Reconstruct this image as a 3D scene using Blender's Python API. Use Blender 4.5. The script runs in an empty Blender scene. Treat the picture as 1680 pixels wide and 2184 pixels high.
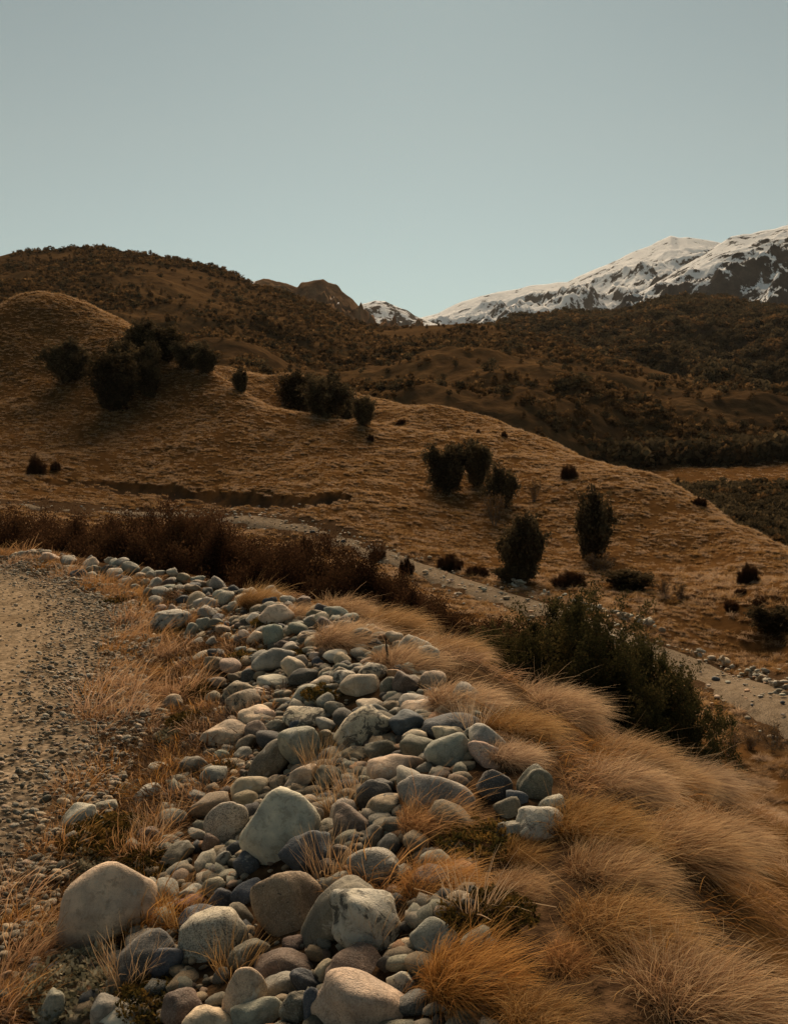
import bpy, bmesh, math, random
import numpy as np

# ------------------------------------------------------------------ camera, sky, sun, exposure
scene = bpy.context.scene
COL = scene.collection
W, H, FPX = 787.0, 1024.0, 983.0
PITCH = math.radians(5.9)
CAMZ = 1.7
cam_data = bpy.data.cameras.new("camera")
cam = bpy.data.objects.new("camera", cam_data)
COL.objects.link(cam)
cam_data.sensor_fit = 'VERTICAL'
cam_data.sensor_height = 24.0
cam_data.lens = 24.0 * FPX / H
cam_data.clip_start = 0.05
cam_data.clip_end = 40000.0
cam.location = (0.0, 0.0, CAMZ)
cam.rotation_euler = (math.pi / 2 - PITCH, 0.0, 0.0)
scene.camera = cam

SUN_EL = math.radians(30.0)
SUN_AZ = math.radians(2.0)            # clockwise from +Y
world = bpy.data.worlds.new("World")
scene.world = world
world.use_nodes = True
wt = world.node_tree
wt.nodes.clear()
w_out = wt.nodes.new("ShaderNodeOutputWorld")
w_bg = wt.nodes.new("ShaderNodeBackground")
w_sky = wt.nodes.new("ShaderNodeTexSky")
w_sky.sky_type = 'NISHITA'
w_sky.sun_disc = False
w_sky.sun_elevation = SUN_EL
w_sky.sun_rotation = SUN_AZ
w_sky.altitude = 400.0
w_sky.air_density = 1.0
w_sky.dust_density = 0.15
w_sky.ozone_density = 1.0
w_hsv = wt.nodes.new("ShaderNodeHueSaturation")
w_hsv.inputs['Saturation'].default_value = 0.30
w_gam = wt.nodes.new("ShaderNodeGamma")
w_gam.inputs['Gamma'].default_value = 1.05
w_tint = wt.nodes.new("ShaderNodeMix")
w_tint.data_type = 'RGBA'
w_tint.blend_type = 'MULTIPLY'
w_tint.inputs['Factor'].default_value = 1.0
w_tint.inputs[7].default_value = (0.475, 0.565, 0.525, 1)
wt.links.new(w_sky.outputs[0], w_hsv.inputs['Color'])
wt.links.new(w_hsv.outputs[0], w_gam.inputs['Color'])
wt.links.new(w_gam.outputs[0], w_tint.inputs[6])
wt.links.new(w_tint.outputs[2], w_bg.inputs['Color'])
wt.links.new(w_bg.outputs[0], w_out.inputs['Surface'])
w_bg.inputs['Strength'].default_value = 0.054

sun_data = bpy.data.lights.new("sun", 'SUN')
sun = bpy.data.objects.new("sun", sun_data)
COL.objects.link(sun)
sun_data.energy = 5.0
sun_data.angle = math.radians(42.0)
sun_data.color = (1.0, 0.75, 0.49)
sun.rotation_euler = (math.pi / 2 - SUN_EL, 0.0, math.pi - SUN_AZ)

scene.view_settings.view_transform = 'Standard'
scene.view_settings.look = 'None'
scene.view_settings.gamma = 1.0
scene.view_settings.exposure = 0.78
scene.view_settings.use_curve_mapping = False
scene.render.engine = 'CYCLES'
scene.cycles.use_denoising = True
scene.cycles.max_bounces = 6
scene.cycles.diffuse_bounces = 3
scene.cycles.transmission_bounces = 4
scene.cycles.transparent_max_bounces = 4
scene.cycles.caustics_reflective = False
scene.cycles.caustics_refractive = False

rng = np.random.default_rng(7)
random.seed(7)

# ------------------------------------------------------------------ helpers
PX = 787.0 / 1680.0                    # survey coordinates were read off a 1680 px wide print

def ray(U, V):
    """direction of the sight line through survey point (U, V)"""
    U = np.asarray(U, float); V = np.asarray(V, float)
    cx = (U * PX - W / 2) / FPX
    cy = (H / 2 - V * PX) / FPX
    cp, sp = math.cos(PITCH), math.sin(PITCH)
    return np.stack([cx, cp + cy * sp, -sp + cy * cp], -1)

def at(U, V, y):
    d = ray(U, V)
    t = np.asarray(y, float) / d[..., 1]
    p = d * t[..., None]
    p[..., 2] += CAMZ
    return p

def smooth(a, b, x):
    t = np.clip((np.asarray(x, float) - a) / (b - a), 0, 1)
    return t * t * (3 - 2 * t)

def _h(ix, iy, seed):
    h = (ix.astype(np.int64) * 374761393 + iy.astype(np.int64) * 668265263 + seed * 1442695041) & 0xffffffff
    h = ((h ^ (h >> 13)) * 1274126177) & 0xffffffff
    h = ((h ^ (h >> 16)) * 2246822519) & 0xffffffff
    return ((h ^ (h >> 15)) & 0xffffff) / float(0x1000000)

def perlin(x, y, seed=0):
    x = np.asarray(x, float); y = np.asarray(y, float)
    ix = np.floor(x); iy = np.floor(y)
    fx = x - ix; fy = y - iy
    ix = ix.astype(np.int64); iy = iy.astype(np.int64)
    def g(ox, oy):
        a = _h(ix + ox, iy + oy, seed) * 2 * math.pi
        return np.cos(a) * (fx - ox) + np.sin(a) * (fy - oy)
    u = fx * fx * fx * (fx * (fx * 6 - 15) + 10); v = fy * fy * fy * (fy * (fy * 6 - 15) + 10)
    a = g(0, 0) * (1 - u) + g(1, 0) * u
    b = g(0, 1) * (1 - u) + g(1, 1) * u
    return (a * (1 - v) + b * v) * 1.5

def fbm(x, y, octv=5, seed=0, gain=0.5):
    s = 0.0; a = 1.0
    for o in range(octv):
        s = s + a * perlin(x, y, seed + o * 17)
        x = x * 2.03 + 3.1; y = y * 2.03 - 1.7; a *= gain
    return s

def ridged(x, y, octv=6, seed=0, gain=0.5):
    s = 0.0; a = 1.0; w = 1.0
    for o in range(octv):
        n = 1 - np.abs(perlin(x, y, seed + o * 31)) * 1.6
        n = np.clip(n, 0, 1) ** 2
        s = s + a * n * w
        w = np.clip(n * 1.6, 0, 1)
        x = x * 2.07 + 5.3; y = y * 2.07 + 1.9; a *= gain
    return s

def mesh_from(name, verts, faces, smooth_shade=True, attrs=None):
    """verts (n,3); faces: array (m,4) or (m,3) or list of such arrays"""
    me = bpy.data.meshes.new(name)
    verts = np.asarray(verts, np.float32)
    fl = faces if isinstance(faces, list) else [faces]
    fl = [np.asarray(f, np.int32) for f in fl if len(f)]
    me.vertices.add(len(verts))
    me.vertices.foreach_set("co", verts.ravel())
    loops = np.concatenate([f.ravel() for f in fl]) if fl else np.zeros(0, np.int32)
    sizes = np.concatenate([np.full(len(f), f.shape[1], np.int32) for f in fl]) if fl else np.zeros(0, np.int32)
    if len(loops):
        me.loops.add(len(loops))
        me.loops.foreach_set("vertex_index", loops)
        me.polygons.add(len(sizes))
        starts = np.concatenate([[0], np.cumsum(sizes)[:-1]]).astype(np.int32)
        me.polygons.foreach_set("loop_start", starts)
        if smooth_shade:
            me.polygons.foreach_set("use_smooth", np.ones(len(sizes), bool))
    for k, v in (attrs or {}).items():
        a = me.attributes.new(k, 'FLOAT', 'POINT')
        a.data.foreach_set("value", np.asarray(v, np.float32))
    me.update(calc_edges=True)
    me.validate()
    return me

def link(name, mesh, mat=None, parent=None, loc=None, rot=None, scale=None):
    o = bpy.data.objects.new(name, mesh)
    COL.objects.link(o)
    if mat is not None and mesh is not None and len(mesh.materials) == 0:
        mesh.materials.append(mat)
    if parent is not None:
        o.parent = parent
    if loc is not None: o.location = loc
    if rot is not None: o.rotation_euler = rot
    if scale is not None: o.scale = scale
    return o

def empty(name, loc):
    o = bpy.data.objects.new(name, None)
    COL.objects.link(o)
    o.location = loc
    o.empty_display_size = 0.1
    return o

def tag(o, label=None, cat=None, group=None, kind=None):
    if label: o["label"] = label
    if cat: o["category"] = cat
    if group: o["group"] = group
    if kind: o["kind"] = kind
    return o

def grid_faces(nr, nc):
    i = np.arange(nr - 1)[:, None] * nc + np.arange(nc - 1)[None, :]
    i = i.ravel()
    return np.stack([i, i + 1, i + nc + 1, i + nc], -1)

# ------------------------------------------------------------------ material helpers
class NT:
    def __init__(self, name):
        self.m = bpy.data.materials.new(name)
        self.m.use_nodes = True
        self.t = self.m.node_tree
        self.t.nodes.clear()
        self.out = self.t.nodes.new("ShaderNodeOutputMaterial")
    def n(self, typ, **kw):
        nd = self.t.nodes.new("ShaderNode" + typ)
        for k, v in kw.items():
            setattr(nd, k, v)
        return nd
    def set(self, sock, v):
        if hasattr(v, "is_output") or isinstance(v, bpy.types.NodeSocket):
            self.t.links.new(v, sock)
        else:
            sock.default_value = v
    def noise(self, vec, scale, detail=3.0, rough=0.5, dist=0.0):
        nd = self.n("TexNoise")
        if vec is not None: self.set(nd.inputs['Vector'], vec)
        nd.inputs['Scale'].default_value = scale
        nd.inputs['Detail'].default_value = detail
        nd.inputs['Roughness'].default_value = rough
        nd.inputs['Distortion'].default_value = dist
        return nd.outputs[0]
    def vor(self, vec, scale, feature='F1', out=0):
        nd = self.n("TexVoronoi", feature=feature)
        if vec is not None: self.set(nd.inputs['Vector'], vec)
        nd.inputs['Scale'].default_value = scale
        return nd.outputs[out]
    def ramp(self, fac, stops, interp='LINEAR'):
        nd = self.n("ValToRGB")
        nd.color_ramp.interpolation = interp
        el = nd.color_ramp.elements
        while len(el) < len(stops): el.new(0.5)
        for e, (p, c) in zip(el, stops):
            e.position = p
            e.color = c if len(c) == 4 else (*c, 1)
        self.set(nd.inputs[0], fac)
        return nd.outputs[0]
    def step(self, fac, a, b):
        nd = self.n("MapRange", interpolation_type='SMOOTHSTEP')
        self.set(nd.inputs[0], fac)
        nd.inputs[1].default_value = a; nd.inputs[2].default_value = b
        return nd.outputs[0]
    def mix(self, fac, a, b, mode='MIX'):
        nd = self.n("Mix", data_type='RGBA', blend_type=mode)
        self.set(nd.inputs[0], fac)
        for s, v in ((nd.inputs[6], a), (nd.inputs[7], b)):
            self.set(s, v if not isinstance(v, tuple) or len(v) == 4 else (*v, 1))
        return nd.outputs[2]
    def math(self, op, a, b=None):
        nd = self.n("Math", operation=op)
        self.set(nd.inputs[0], a)
        if b is not None: self.set(nd.inputs[1], b)
        return nd.outputs[0]
    def attr(self, name, typ='GEOMETRY', out='Fac'):
        nd = self.n("Attribute", attribute_name=name, attribute_type=typ)
        return nd.outputs[out]
    def bump(self, height, strength, dist):
        nd = self.n("Bump")
        self.set(nd.inputs['Height'], height)
        nd.inputs['Strength'].default_value = strength
        nd.inputs['Distance'].default_value = dist
        return nd.outputs[0]
    def principled(self, col, rough=0.8, normal=None, spec=0.3):
        b = self.n("BsdfPrincipled")
        self.set(b.inputs['Base Color'], col if not isinstance(col, tuple) or len(col) == 4 else (*col, 1))
        self.set(b.inputs['Roughness'], rough)
        b.inputs['Specular IOR Level'].default_value = spec
        if normal is not None: self.set(b.inputs['Normal'], normal)
        return b.outputs[0]
    def done(self, shader):
        self.t.links.new(shader, self.out.inputs['Surface'])
        return self.m

def pos(nt):
    return nt.n("NewGeometry").outputs['Position']

def mat_ground():
    nt = NT("dry_grass_soil")
    p = pos(nt)
    big = nt.noise(p, 0.09, 4, 0.6)
    mid = nt.noise(p, 1.3, 4, 0.6)
    fine = nt.noise(p, 14.0, 4, 0.65)
    grass = nt.ramp(mid, [(0.3, (0.045, 0.022, 0.008)), (0.5, (0.085, 0.043, 0.016)), (0.72, (0.14, 0.072, 0.028))])
    grass = nt.mix(nt.step(big, 0.35, 0.7), grass, (0.075, 0.038, 0.014))
    soil = nt.ramp(fine, [(0.25, (0.018, 0.012, 0.008)), (0.5, (0.052, 0.031, 0.017)), (0.75, (0.12, 0.072, 0.038))])
    stony = nt.attr("stony")
    nz = nt.math('ADD', stony, nt.math('MULTIPLY', nt.math('SUBTRACT', mid, 0.5), 0.8))
    col = nt.mix(nt.step(nz, 0.35, 0.65), grass, soil)
    bank = nt.attr("bank")
    col = nt.mix(bank, col, (0.040, 0.026, 0.017))
    hgt = nt.math('ADD', nt.math('MULTIPLY', mid, 0.6), nt.math('MULTIPLY', fine, 0.25))
    return nt.done(nt.principled(col, 0.95, nt.bump(hgt, 0.7, 0.15), 0.0))

def mat_road(name, c0, c1, c2):
    nt = NT(name)
    p = pos(nt)
    big = nt.noise(p, 0.7, 3, 0.55)
    fine = nt.noise(p, 55.0, 3, 0.7)
    v = nt.vor(p, 38.0, out=1)
    peb = nt.vor(p, 38.0, out=0)
    base = nt.ramp(fine, [(0.3, c0), (0.5, c1), (0.75, c2)])
    col = nt.mix(0.7, base, nt.ramp(nt.math('FRACT', nt.math('MULTIPLY', v, 3.7)), [(0.0, (0.06, 0.05, 0.04)), (0.5, (0.18, 0.145, 0.105)), (1.0, (0.36, 0.28, 0.20))]))
    track = nt.attr("track")
    tr = nt.step(nt.math('ADD', track, nt.math('MULTIPLY', nt.math('SUBTRACT', big, 0.5), 0.7)), 0.35, 0.8)
    col = nt.mix(nt.math('MULTIPLY', tr, 0.3), col, nt.mix(fine, (c1[0]*1.3, c1[1]*1.25, c1[2]*1.15), (c2[0]*1.2, c2[1]*1.15, c2[2]*1.05)))
    patch = nt.noise(p, 2.2, 5, 0.7)
    col = nt.mix(nt.math('MULTIPLY', nt.step(patch, 0.46, 0.62), 0.55), col, nt.mix(1.0, col, (0.55, 0.52, 0.48), 'MULTIPLY'))
    hgt = nt.math('SUBTRACT', nt.math('MULTIPLY', fine, 0.4), nt.math('MULTIPLY', peb, 0.8))
    return nt.done(nt.principled(col, 0.9, nt.bump(hgt, 0.5, 0.012), 0.0))

def mat_stone(fixed=None):
    """stone whose colour and minerals come from the object, or one fixed kind for scattered pebbles"""
    nt = NT("river_stone" if fixed is None else "pebble_stone")
    oi = nt.n("ObjectInfo")
    tc = nt.n("TexCoord").outputs['Object']
    off = nt.n("VectorMath", operation='ADD')
    rv = nt.n("CombineXYZ")
    r100 = nt.math('MULTIPLY', oi.outputs['Random'], 53.0)
    for i in range(3): nt.set(rv.inputs[i], r100)
    nt.set(off.inputs[0], tc); nt.set(off.inputs[1], rv.outputs[0])
    q = off.outputs[0]
    base = oi.outputs['Color']
    if fixed is not None:
        vr = nt.ramp(oi.outputs['Random'], [(0.0, (0.75, 0.76, 0.77)), (1.0, (1.4, 1.34, 1.25))])
        base = nt.mix(1.0, (*fixed[0], 1), vr, 'MULTIPLY')
    big = nt.noise(q, 9.0, 5, 0.6)
    mid = nt.noise(q, 34.0, 5, 0.65, 0.4)
    fine = nt.noise(q, 230.0, 3, 0.7)
    if fixed is None:
        sp, li, pa, ru, cr = (nt.attr(k, 'OBJECT') for k in ("speckle", "lichen", "pale", "rust", "crust"))
    else:
        sp, li, pa, ru, cr = fixed[1], fixed[2], fixed[3], fixed[4], 0.0
    col = nt.mix(nt.step(big, 0.3, 0.75), nt.mix(1.0, base, (0.56, 0.58, 0.60), 'MULTIPLY'), nt.mix(1.0, base, (1.18, 1.13, 1.06), 'MULTIPLY'))
    col = nt.mix(nt.math('MULTIPLY', nt.step(mid, 0.50, 0.64), 0.6), col, nt.mix(1.0, base, (0.42, 0.41, 0.39), 'MULTIPLY'))
    # mineral grains
    col = nt.mix(nt.math('MULTIPLY', nt.step(fine, 0.52, 0.60), nt.math('MULTIPLY', sp, 0.75)), col, (0.035, 0.035, 0.038))
    col = nt.mix(nt.math('MULTIPLY', nt.step(fine, 0.46, 0.36), nt.math('MULTIPLY', sp, 0.6)), col, (0.55, 0.52, 0.46))
    # lichen and weathering stains
    ln = nt.noise(q, 24.0, 6, 0.72, 0.8)
    lm = nt.math('ADD', ln, nt.math('MULTIPLY', nt.math('SUBTRACT', li, 0.72), 0.26))
    col = nt.mix(nt.math('MULTIPLY', nt.step(lm, 0.50, 0.56), 0.85), col, (0.030, 0.032, 0.030))
    pn = nt.noise(q, 15.0, 6, 0.68, 0.6)
    pm = nt.math('ADD', pn, nt.math('MULTIPLY', nt.math('SUBTRACT', pa, 0.68), 0.24))
    col = nt.mix(nt.math('MULTIPLY', nt.step(pm, 0.52, 0.60), 0.6), col, (0.48, 0.46, 0.40))
    rm = nt.math('ADD', nt.noise(q, 12.0, 5, 0.65), nt.math('MULTIPLY', nt.math('SUBTRACT', ru, 1.0), 0.24))
    col = nt.mix(nt.math('MULTIPLY', nt.step(rm, 0.50, 0.60), 0.65), col, (0.22, 0.10, 0.045))
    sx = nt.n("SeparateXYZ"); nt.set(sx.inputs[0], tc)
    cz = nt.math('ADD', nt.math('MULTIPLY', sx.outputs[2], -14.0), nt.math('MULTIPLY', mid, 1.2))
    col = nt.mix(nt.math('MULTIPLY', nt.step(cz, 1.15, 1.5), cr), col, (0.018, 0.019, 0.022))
    h = nt.math('ADD', nt.math('MULTIPLY', mid, 0.7), nt.math('MULTIPLY', fine, 0.3))
    rough = nt.math('ADD', 0.62, nt.math('MULTIPLY', mid, 0.25))
    return nt.done(nt.principled(col, rough, nt.bump(h, 0.75, 0.02), 0.2))

def mat_grass(name, root, mid, tip, trans=0.35, varamt=0.35):
    nt = NT(name)
    al = nt.attr("along"); hu = nt.attr("hue")
    oi = nt.n("ObjectInfo").outputs['Random']
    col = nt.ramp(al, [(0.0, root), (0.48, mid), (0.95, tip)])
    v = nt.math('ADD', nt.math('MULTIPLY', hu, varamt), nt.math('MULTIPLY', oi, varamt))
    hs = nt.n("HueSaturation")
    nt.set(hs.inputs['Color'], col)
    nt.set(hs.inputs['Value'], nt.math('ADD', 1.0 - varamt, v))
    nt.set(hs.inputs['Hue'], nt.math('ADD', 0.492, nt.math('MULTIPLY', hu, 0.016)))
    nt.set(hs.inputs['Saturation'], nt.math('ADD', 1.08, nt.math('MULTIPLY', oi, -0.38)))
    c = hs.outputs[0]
    d = nt.n("BsdfDiffuse"); nt.set(d.inputs[0], c)
    t = nt.n("BsdfTranslucent"); nt.set(t.inputs[0], c)
    m = nt.n("MixShader"); m.inputs[0].default_value = trans
    nt.t.links.new(d.outputs[0], m.inputs[1]); nt.t.links.new(t.outputs[0], m.inputs[2])
    return nt.done(m.outputs[0])

def mat_leaf(name, c0, c1, c2, trans=0.25):
    nt = NT(name)
    hu = nt.attr("hue")
    oi = nt.n("ObjectInfo").outputs['Random']
    col = nt.ramp(hu, [(0.0, c0), (0.55, c1), (1.0, c2)])
    hs = nt.n("HueSaturation")
    nt.set(hs.inputs['Color'], col)
    nt.set(hs.inputs['Value'], nt.math('ADD', 0.65, nt.math('MULTIPLY', oi, 0.7)))
    c = hs.outputs[0]
    d = nt.n("BsdfDiffuse"); nt.set(d.inputs[0], c)
    t = nt.n("BsdfTranslucent"); nt.set(t.inputs[0], c)
    m = nt.n("MixShader"); m.inputs[0].default_value = trans
    nt.t.links.new(d.outputs[0], m.inputs[1]); nt.t.links.new(t.outputs[0], m.inputs[2])
    return nt.done(m.outputs[0])

def mat_bark(name, c):
    nt = NT(name)
    n = nt.noise(nt.n("TexCoord").outputs['Object'], 30.0, 4, 0.6)
    col = nt.mix(n, (c[0]*0.5, c[1]*0.5, c[2]*0.5), (c[0]*1.5, c[1]*1.5, c[2]*1.5))
    return nt.done(nt.principled(col, 0.9, None, 0.1))

def mat_scrubhill(name, cols, sc):
    nt = NT(name)
    p = pos(nt)
    a = nt.noise(p, sc, 6, 0.7)
    b = nt.noise(p, sc * 7, 4, 0.6)
    col = nt.ramp(nt.math('ADD', nt.math('MULTIPLY', a, 0.7), nt.math('MULTIPLY', b, 0.3)), [(0.33, cols[0]), (0.5, cols[1]), (0.68, cols[2])])
    return nt.done(nt.principled(col, 0.95, nt.bump(b, 0.6, 1.5), 0.0))

def mat_cliff():
    nt = NT("brown_cliff_rock")
    p = pos(nt)
    sx = nt.n("Mapping"); nt.set(sx.inputs[0], p); sx.inputs['Scale'].default_value = (1, 1, 0.3)
    a = nt.noise(sx.outputs[0], 0.045, 9, 0.75)
    b = nt.noise(p, 0.012, 6, 0.7)
    col = nt.ramp(a, [(0.35, (0.06, 0.035, 0.02)), (0.5, (0.15, 0.085, 0.045)), (0.7, (0.27, 0.17, 0.095))])
    nz = nt.n("SeparateXYZ"); nt.set(nz.inputs[0], nt.n("NewGeometry").outputs['Normal'])
    sn = nt.step(nt.math('ADD', b, nt.math('MULTIPLY', nz.outputs[2], 0.25)), 0.80, 0.86)
    col = nt.mix(sn, col, (0.75, 0.77, 0.80))
    return nt.done(nt.principled(col, 0.9, nt.bump(a, 0.8, 8.0), 0.0))

def mat_snow(name, lim, veg):
    nt = NT(name)
    p = pos(nt)
    nz = nt.n("SeparateXYZ"); nt.set(nz.inputs[0], nt.n("NewGeometry").outputs['Normal'])
    a = nt.noise(p, 0.0032, 9, 0.66)
    b = nt.noise(p, 0.022, 7, 0.72, 0.5)
    streak = nt.n("Mapping"); nt.set(streak.inputs[0], p); streak.inputs['Scale'].default_value = (1.0, 1.0, 0.35)
    s = nt.noise(streak.outputs[0], 0.016, 8, 0.7)
    f = nt.math('ADD', nt.math('MULTIPLY', nz.outputs[2], 0.55), nt.math('MULTIPLY', a, 0.40))
    f = nt.math('ADD', f, nt.math('MULTIPLY', nt.math('SUBTRACT', nt.math('ADD', nt.math('MULTIPLY', b, 0.5), nt.math('MULTIPLY', s, 0.5)), 0.5), 1.9))
    rock = nt.ramp(b, [(0.35, (0.022, 0.023, 0.026)), (0.5, (0.050, 0.047, 0.045)), (0.7, (0.12, 0.10, 0.085))])
    rock = nt.mix(nt.step(a, 0.45, 0.60), rock, veg)
    snow = nt.mix(s, (0.66, 0.69, 0.73), (0.84, 0.85, 0.86))
    col = nt.mix(nt.step(f, lim - 0.025, lim + 0.03), rock, snow)
    return nt.done(nt.principled(col, 0.8, nt.bump(nt.math('ADD', b, s), 0.7, 14.0), 0.0))

# ------------------------------------------------------------------ the lie of the land
# crest of the stone windrow between the upper road and the grassy embankment
CREST = np.array([(1.2, -9), (1.0, -3), (0.50, 0), (0.44, 2.0), (0.44, 3.0), (0.40, 3.9), (0.15, 5.1), (-0.65, 7.2), (-1.75, 8.9),
                  (-3.3, 10.6), (-5.5, 12.2), (-9, 13.6), (-15, 14.6), (-28, 15.2)], float)

def _dense(P, n):
    d = np.concatenate([[0], np.cumsum(np.hypot(*np.diff(P, axis=0).T))])
    s = np.linspace(0, d[-1], n)
    q = np.stack([np.interp(s, d, P[:, 0]), np.interp(s, d, P[:, 1])], -1)
    k = np.array([1, 2, 3, 4, 3, 2, 1], float); k /= k.sum()
    qq = np.stack([np.convolve(np.pad(q[:, i], 3, mode='edge'), k, 'valid') for i in (0, 1)], -1)
    return qq

CR = _dense(CREST, 90)
_ca, _cb = CR[:-1], CR[1:]
_cd = _cb - _ca
_cl = np.hypot(_cd[:, 0], _cd[:, 1])
_ct = _cd / _cl[:, None]
_cs = np.concatenate([[0], np.cumsum(_cl)])[:-1]

def crest_coords(x, y):
    """signed distance right of the crest, and the y of the nearest crest point"""
    x = np.asarray(x, float); y = np.asarray(y, float)
    sh = x.shape
    x = x.ravel(); y = y.ravel()
    S = np.empty(len(x)); Y = np.empty(len(x))
    for i in range(0, len(x), 20000):
        px = x[i:i+20000, None] - _ca[None, :, 0]; py = y[i:i+20000, None] - _ca[None, :, 1]
        u = np.clip(px * _ct[:, 0] + py * _ct[:, 1], 0, _cl)
        dx = px - u * _ct[:, 0]; dy = py - u * _ct[:, 1]
        D = dx * dx + dy * dy
        k = D.argmin(1); r = np.arange(len(k))
        side = px[r, k] * _ct[k, 1] - py[r, k] * _ct[k, 0]
        S[i:i+20000] = np.sqrt(D[r, k]) * np.sign(side)
        Y[i:i+20000] = _ca[k, 1] + u[r, k] * _ct[k, 1]
    return S.reshape(sh), Y.reshape(sh)

def mound_width(yc):
    return np.interp(yc, [0, 4, 6, 9, 12], [1.9, 1.72, 1.5, 0.78, 0.55])

def near_z(x, y, detail=True):
    s, yc = crest_coords(x, y)
    wl = mound_width(yc)
    hc = np.interp(yc, [0, 5, 7.3, 9, 12], [0.42, 0.42, 0.25, 0.10, 0.06])
    q = np.clip(-s / wl, 0, 1.6)
    left = hc * (1 - smooth(-0.1, 0.92, q))
    sr = np.maximum(s, 0)
    lin = hc - 0.68 * (np.sqrt(sr * sr + 0.16) - 0.4)
    floor = -11.0
    k = 1.6
    right = np.logaddexp(lin / k, floor / k) * k
    z = np.where(s > 0, right, left)
    if detail:
        m = smooth(1.15, 0.8, q)
        z = z + m * (0.045 * fbm(x * 1.7, y * 1.7, 3, 5) + 0.012 * perlin(x * 9, y * 9, 9))
        z = z + smooth(0.8, 3.0, s) * 0.18 * fbm(x * 0.45, y * 0.45, 3, 21)
        z = z + (1 - m) * 0.012 * fbm(x * 1.2, y * 1.2, 3, 8)
    return z

_ctl = []
def C(U, V, y):
    p = at(U, V, y); _ctl.append((p[0] / p[1], p[1], p[2]))
def Cz(cx, y, z):
    _ctl.append((cx, y, z))
for cx in (-1.6, -1.0, -0.6, -0.3, 0.0, 0.2, 0.4, 0.7, 1.1, 1.6):
    zz = -9.3 if cx < -0.2 else (-10.2 if cx < 0.05 else -11.0)
    Cz(cx, 26, zz + 0.3); Cz(cx, 42, zz); Cz(cx, 56, zz + (0.3 if cx < -0.2 else 0))
for a in [(-500, 1080, 95), (0, 1085, 98), (300, 1094, 106), (500, 1102, 100), (700, 1140, 88), (900, 1197, 79), (1100, 1241, 72), (1300, 1252, 69), (1500, 1262, 65),
          (1680, 1292, 57), (1900, 1330, 50),
          (-500, 1020, 118), (0, 1050, 110), (300, 1062, 112), (500, 1078, 106), (700, 1075, 96),
          (0, 1020, 114), (300, 1030, 116), (500, 1055, 109), (700, 1045, 100),
          (-500, 920, 145), (0, 930, 138), (300, 925, 138), (600, 955, 126), (900, 1035, 108), (1100, 1090, 98), (1300, 1135, 90), (1500, 1190, 82), (1620, 1225, 72),
          (-500, 840, 172), (0, 790, 165), (150, 830, 155), (350, 850, 150), (250, 790, 160), (120, 720, 175), (0, 700, 178),
          (-500, 790, 195), (-200, 705, 193), (-60, 690, 191), (0, 656, 190), (60, 630, 190), (150, 652, 186), (230, 682, 181), (270, 704, 178), (340, 765, 166), (440, 792, 158),
          (540, 845, 150), (650, 885, 145), (800, 908, 141), (950, 925, 138), (1100, 950, 131), (1250, 978, 124), (1330, 1000, 119), (1400, 1025, 114), (1500, 1075, 104),
          (1600, 1132, 90), (1680, 1185, 78), (1850, 1290, 62),
          (540, 868, 164), (650, 905, 158), (800, 915, 152), (440, 830, 172), (950, 925, 146),
          (490, 787, 196), (640, 806, 190), (760, 846, 180), (810, 866, 172), (920, 872, 164), (1050, 897, 155), (1180, 946, 140),
          (-500, 830, 230), (-200, 770, 230), (60, 720, 230), (300, 800, 225), (490, 860, 230), (640, 880, 228), (760, 910, 222), (920, 930, 215), (1100, 985, 190), (1250, 1020, 165),
          (1330, 1040, 150), (1400, 1075, 140), (1500, 1120, 128), (1600, 1170, 112), (1680, 1225, 98), (1850, 1310, 80),
          (1500, 1068, 176), (1600, 1120, 150), (1680, 1150, 140), (1680, 1065, 182), (1850, 1070, 180),
          (1500, 1045, 200), (1680, 1048, 196), (1450, 1004, 250), (1560, 1000, 255), (1680, 984, 262), (1850, 980, 262), (1400, 1040, 220)]:
    C(*a)
for cx in (-1.6, -0.6, -0.3, 0.0, 0.2, 0.45, 0.8, 1.6):
    Cz(cx, 330, 0.0 if cx < -0.1 else -12.0)
_ctl = np.array(_ctl)
def _warp(cx, y):
    return np.stack([np.asarray(cx) * 2.4, np.log(np.asarray(y) / 20.0) * 1.5], -1)
_cp = _warp(_ctl[:, 0], _ctl[:, 1])
_cv = (_ctl[:, 2] - CAMZ) / _ctl[:, 1]
def _tps(r2):
    return 0.5 * r2 * np.log(r2 + 1e-12)
_n = len(_cp)
_A = np.zeros((_n + 3, _n + 3))
_A[:_n, :_n] = _tps(((_cp[:, None] - _cp[None]) ** 2).sum(-1)) + np.eye(_n) * 2e-4
_A[:_n, _n] = 1; _A[:_n, _n+1:] = _cp
_A[_n, :_n] = 1; _A[_n+1:, :_n] = _cp.T
_wts = np.linalg.solve(_A, np.concatenate([_cv, np.zeros(3)]))

def far_z(x, y, detail=True):
    x = np.asarray(x, float); y = np.maximum(np.asarray(y, float), 12.0)
    sh = x.shape
    q = _warp(np.clip((x / y).ravel(), -1.7, 1.7), y.ravel())
    out = np.empty(len(q))
    for i in range(0, len(q), 20000):
        b = q[i:i+20000]
        out[i:i+20000] = _tps(((b[:, None] - _cp[None]) ** 2).sum(-1)) @ _wts[:_n] + _wts[_n] + b @ _wts[_n+1:]
    z = CAMZ + out.reshape(sh) * y
    if detail:
        z = z + 0.55 * fbm(x * 0.07, y * 0.07, 4, 33) * smooth(60, 110, y) + 0.25 * fbm(x * 0.3, y * 0.3, 3, 41)
    return z

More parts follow.
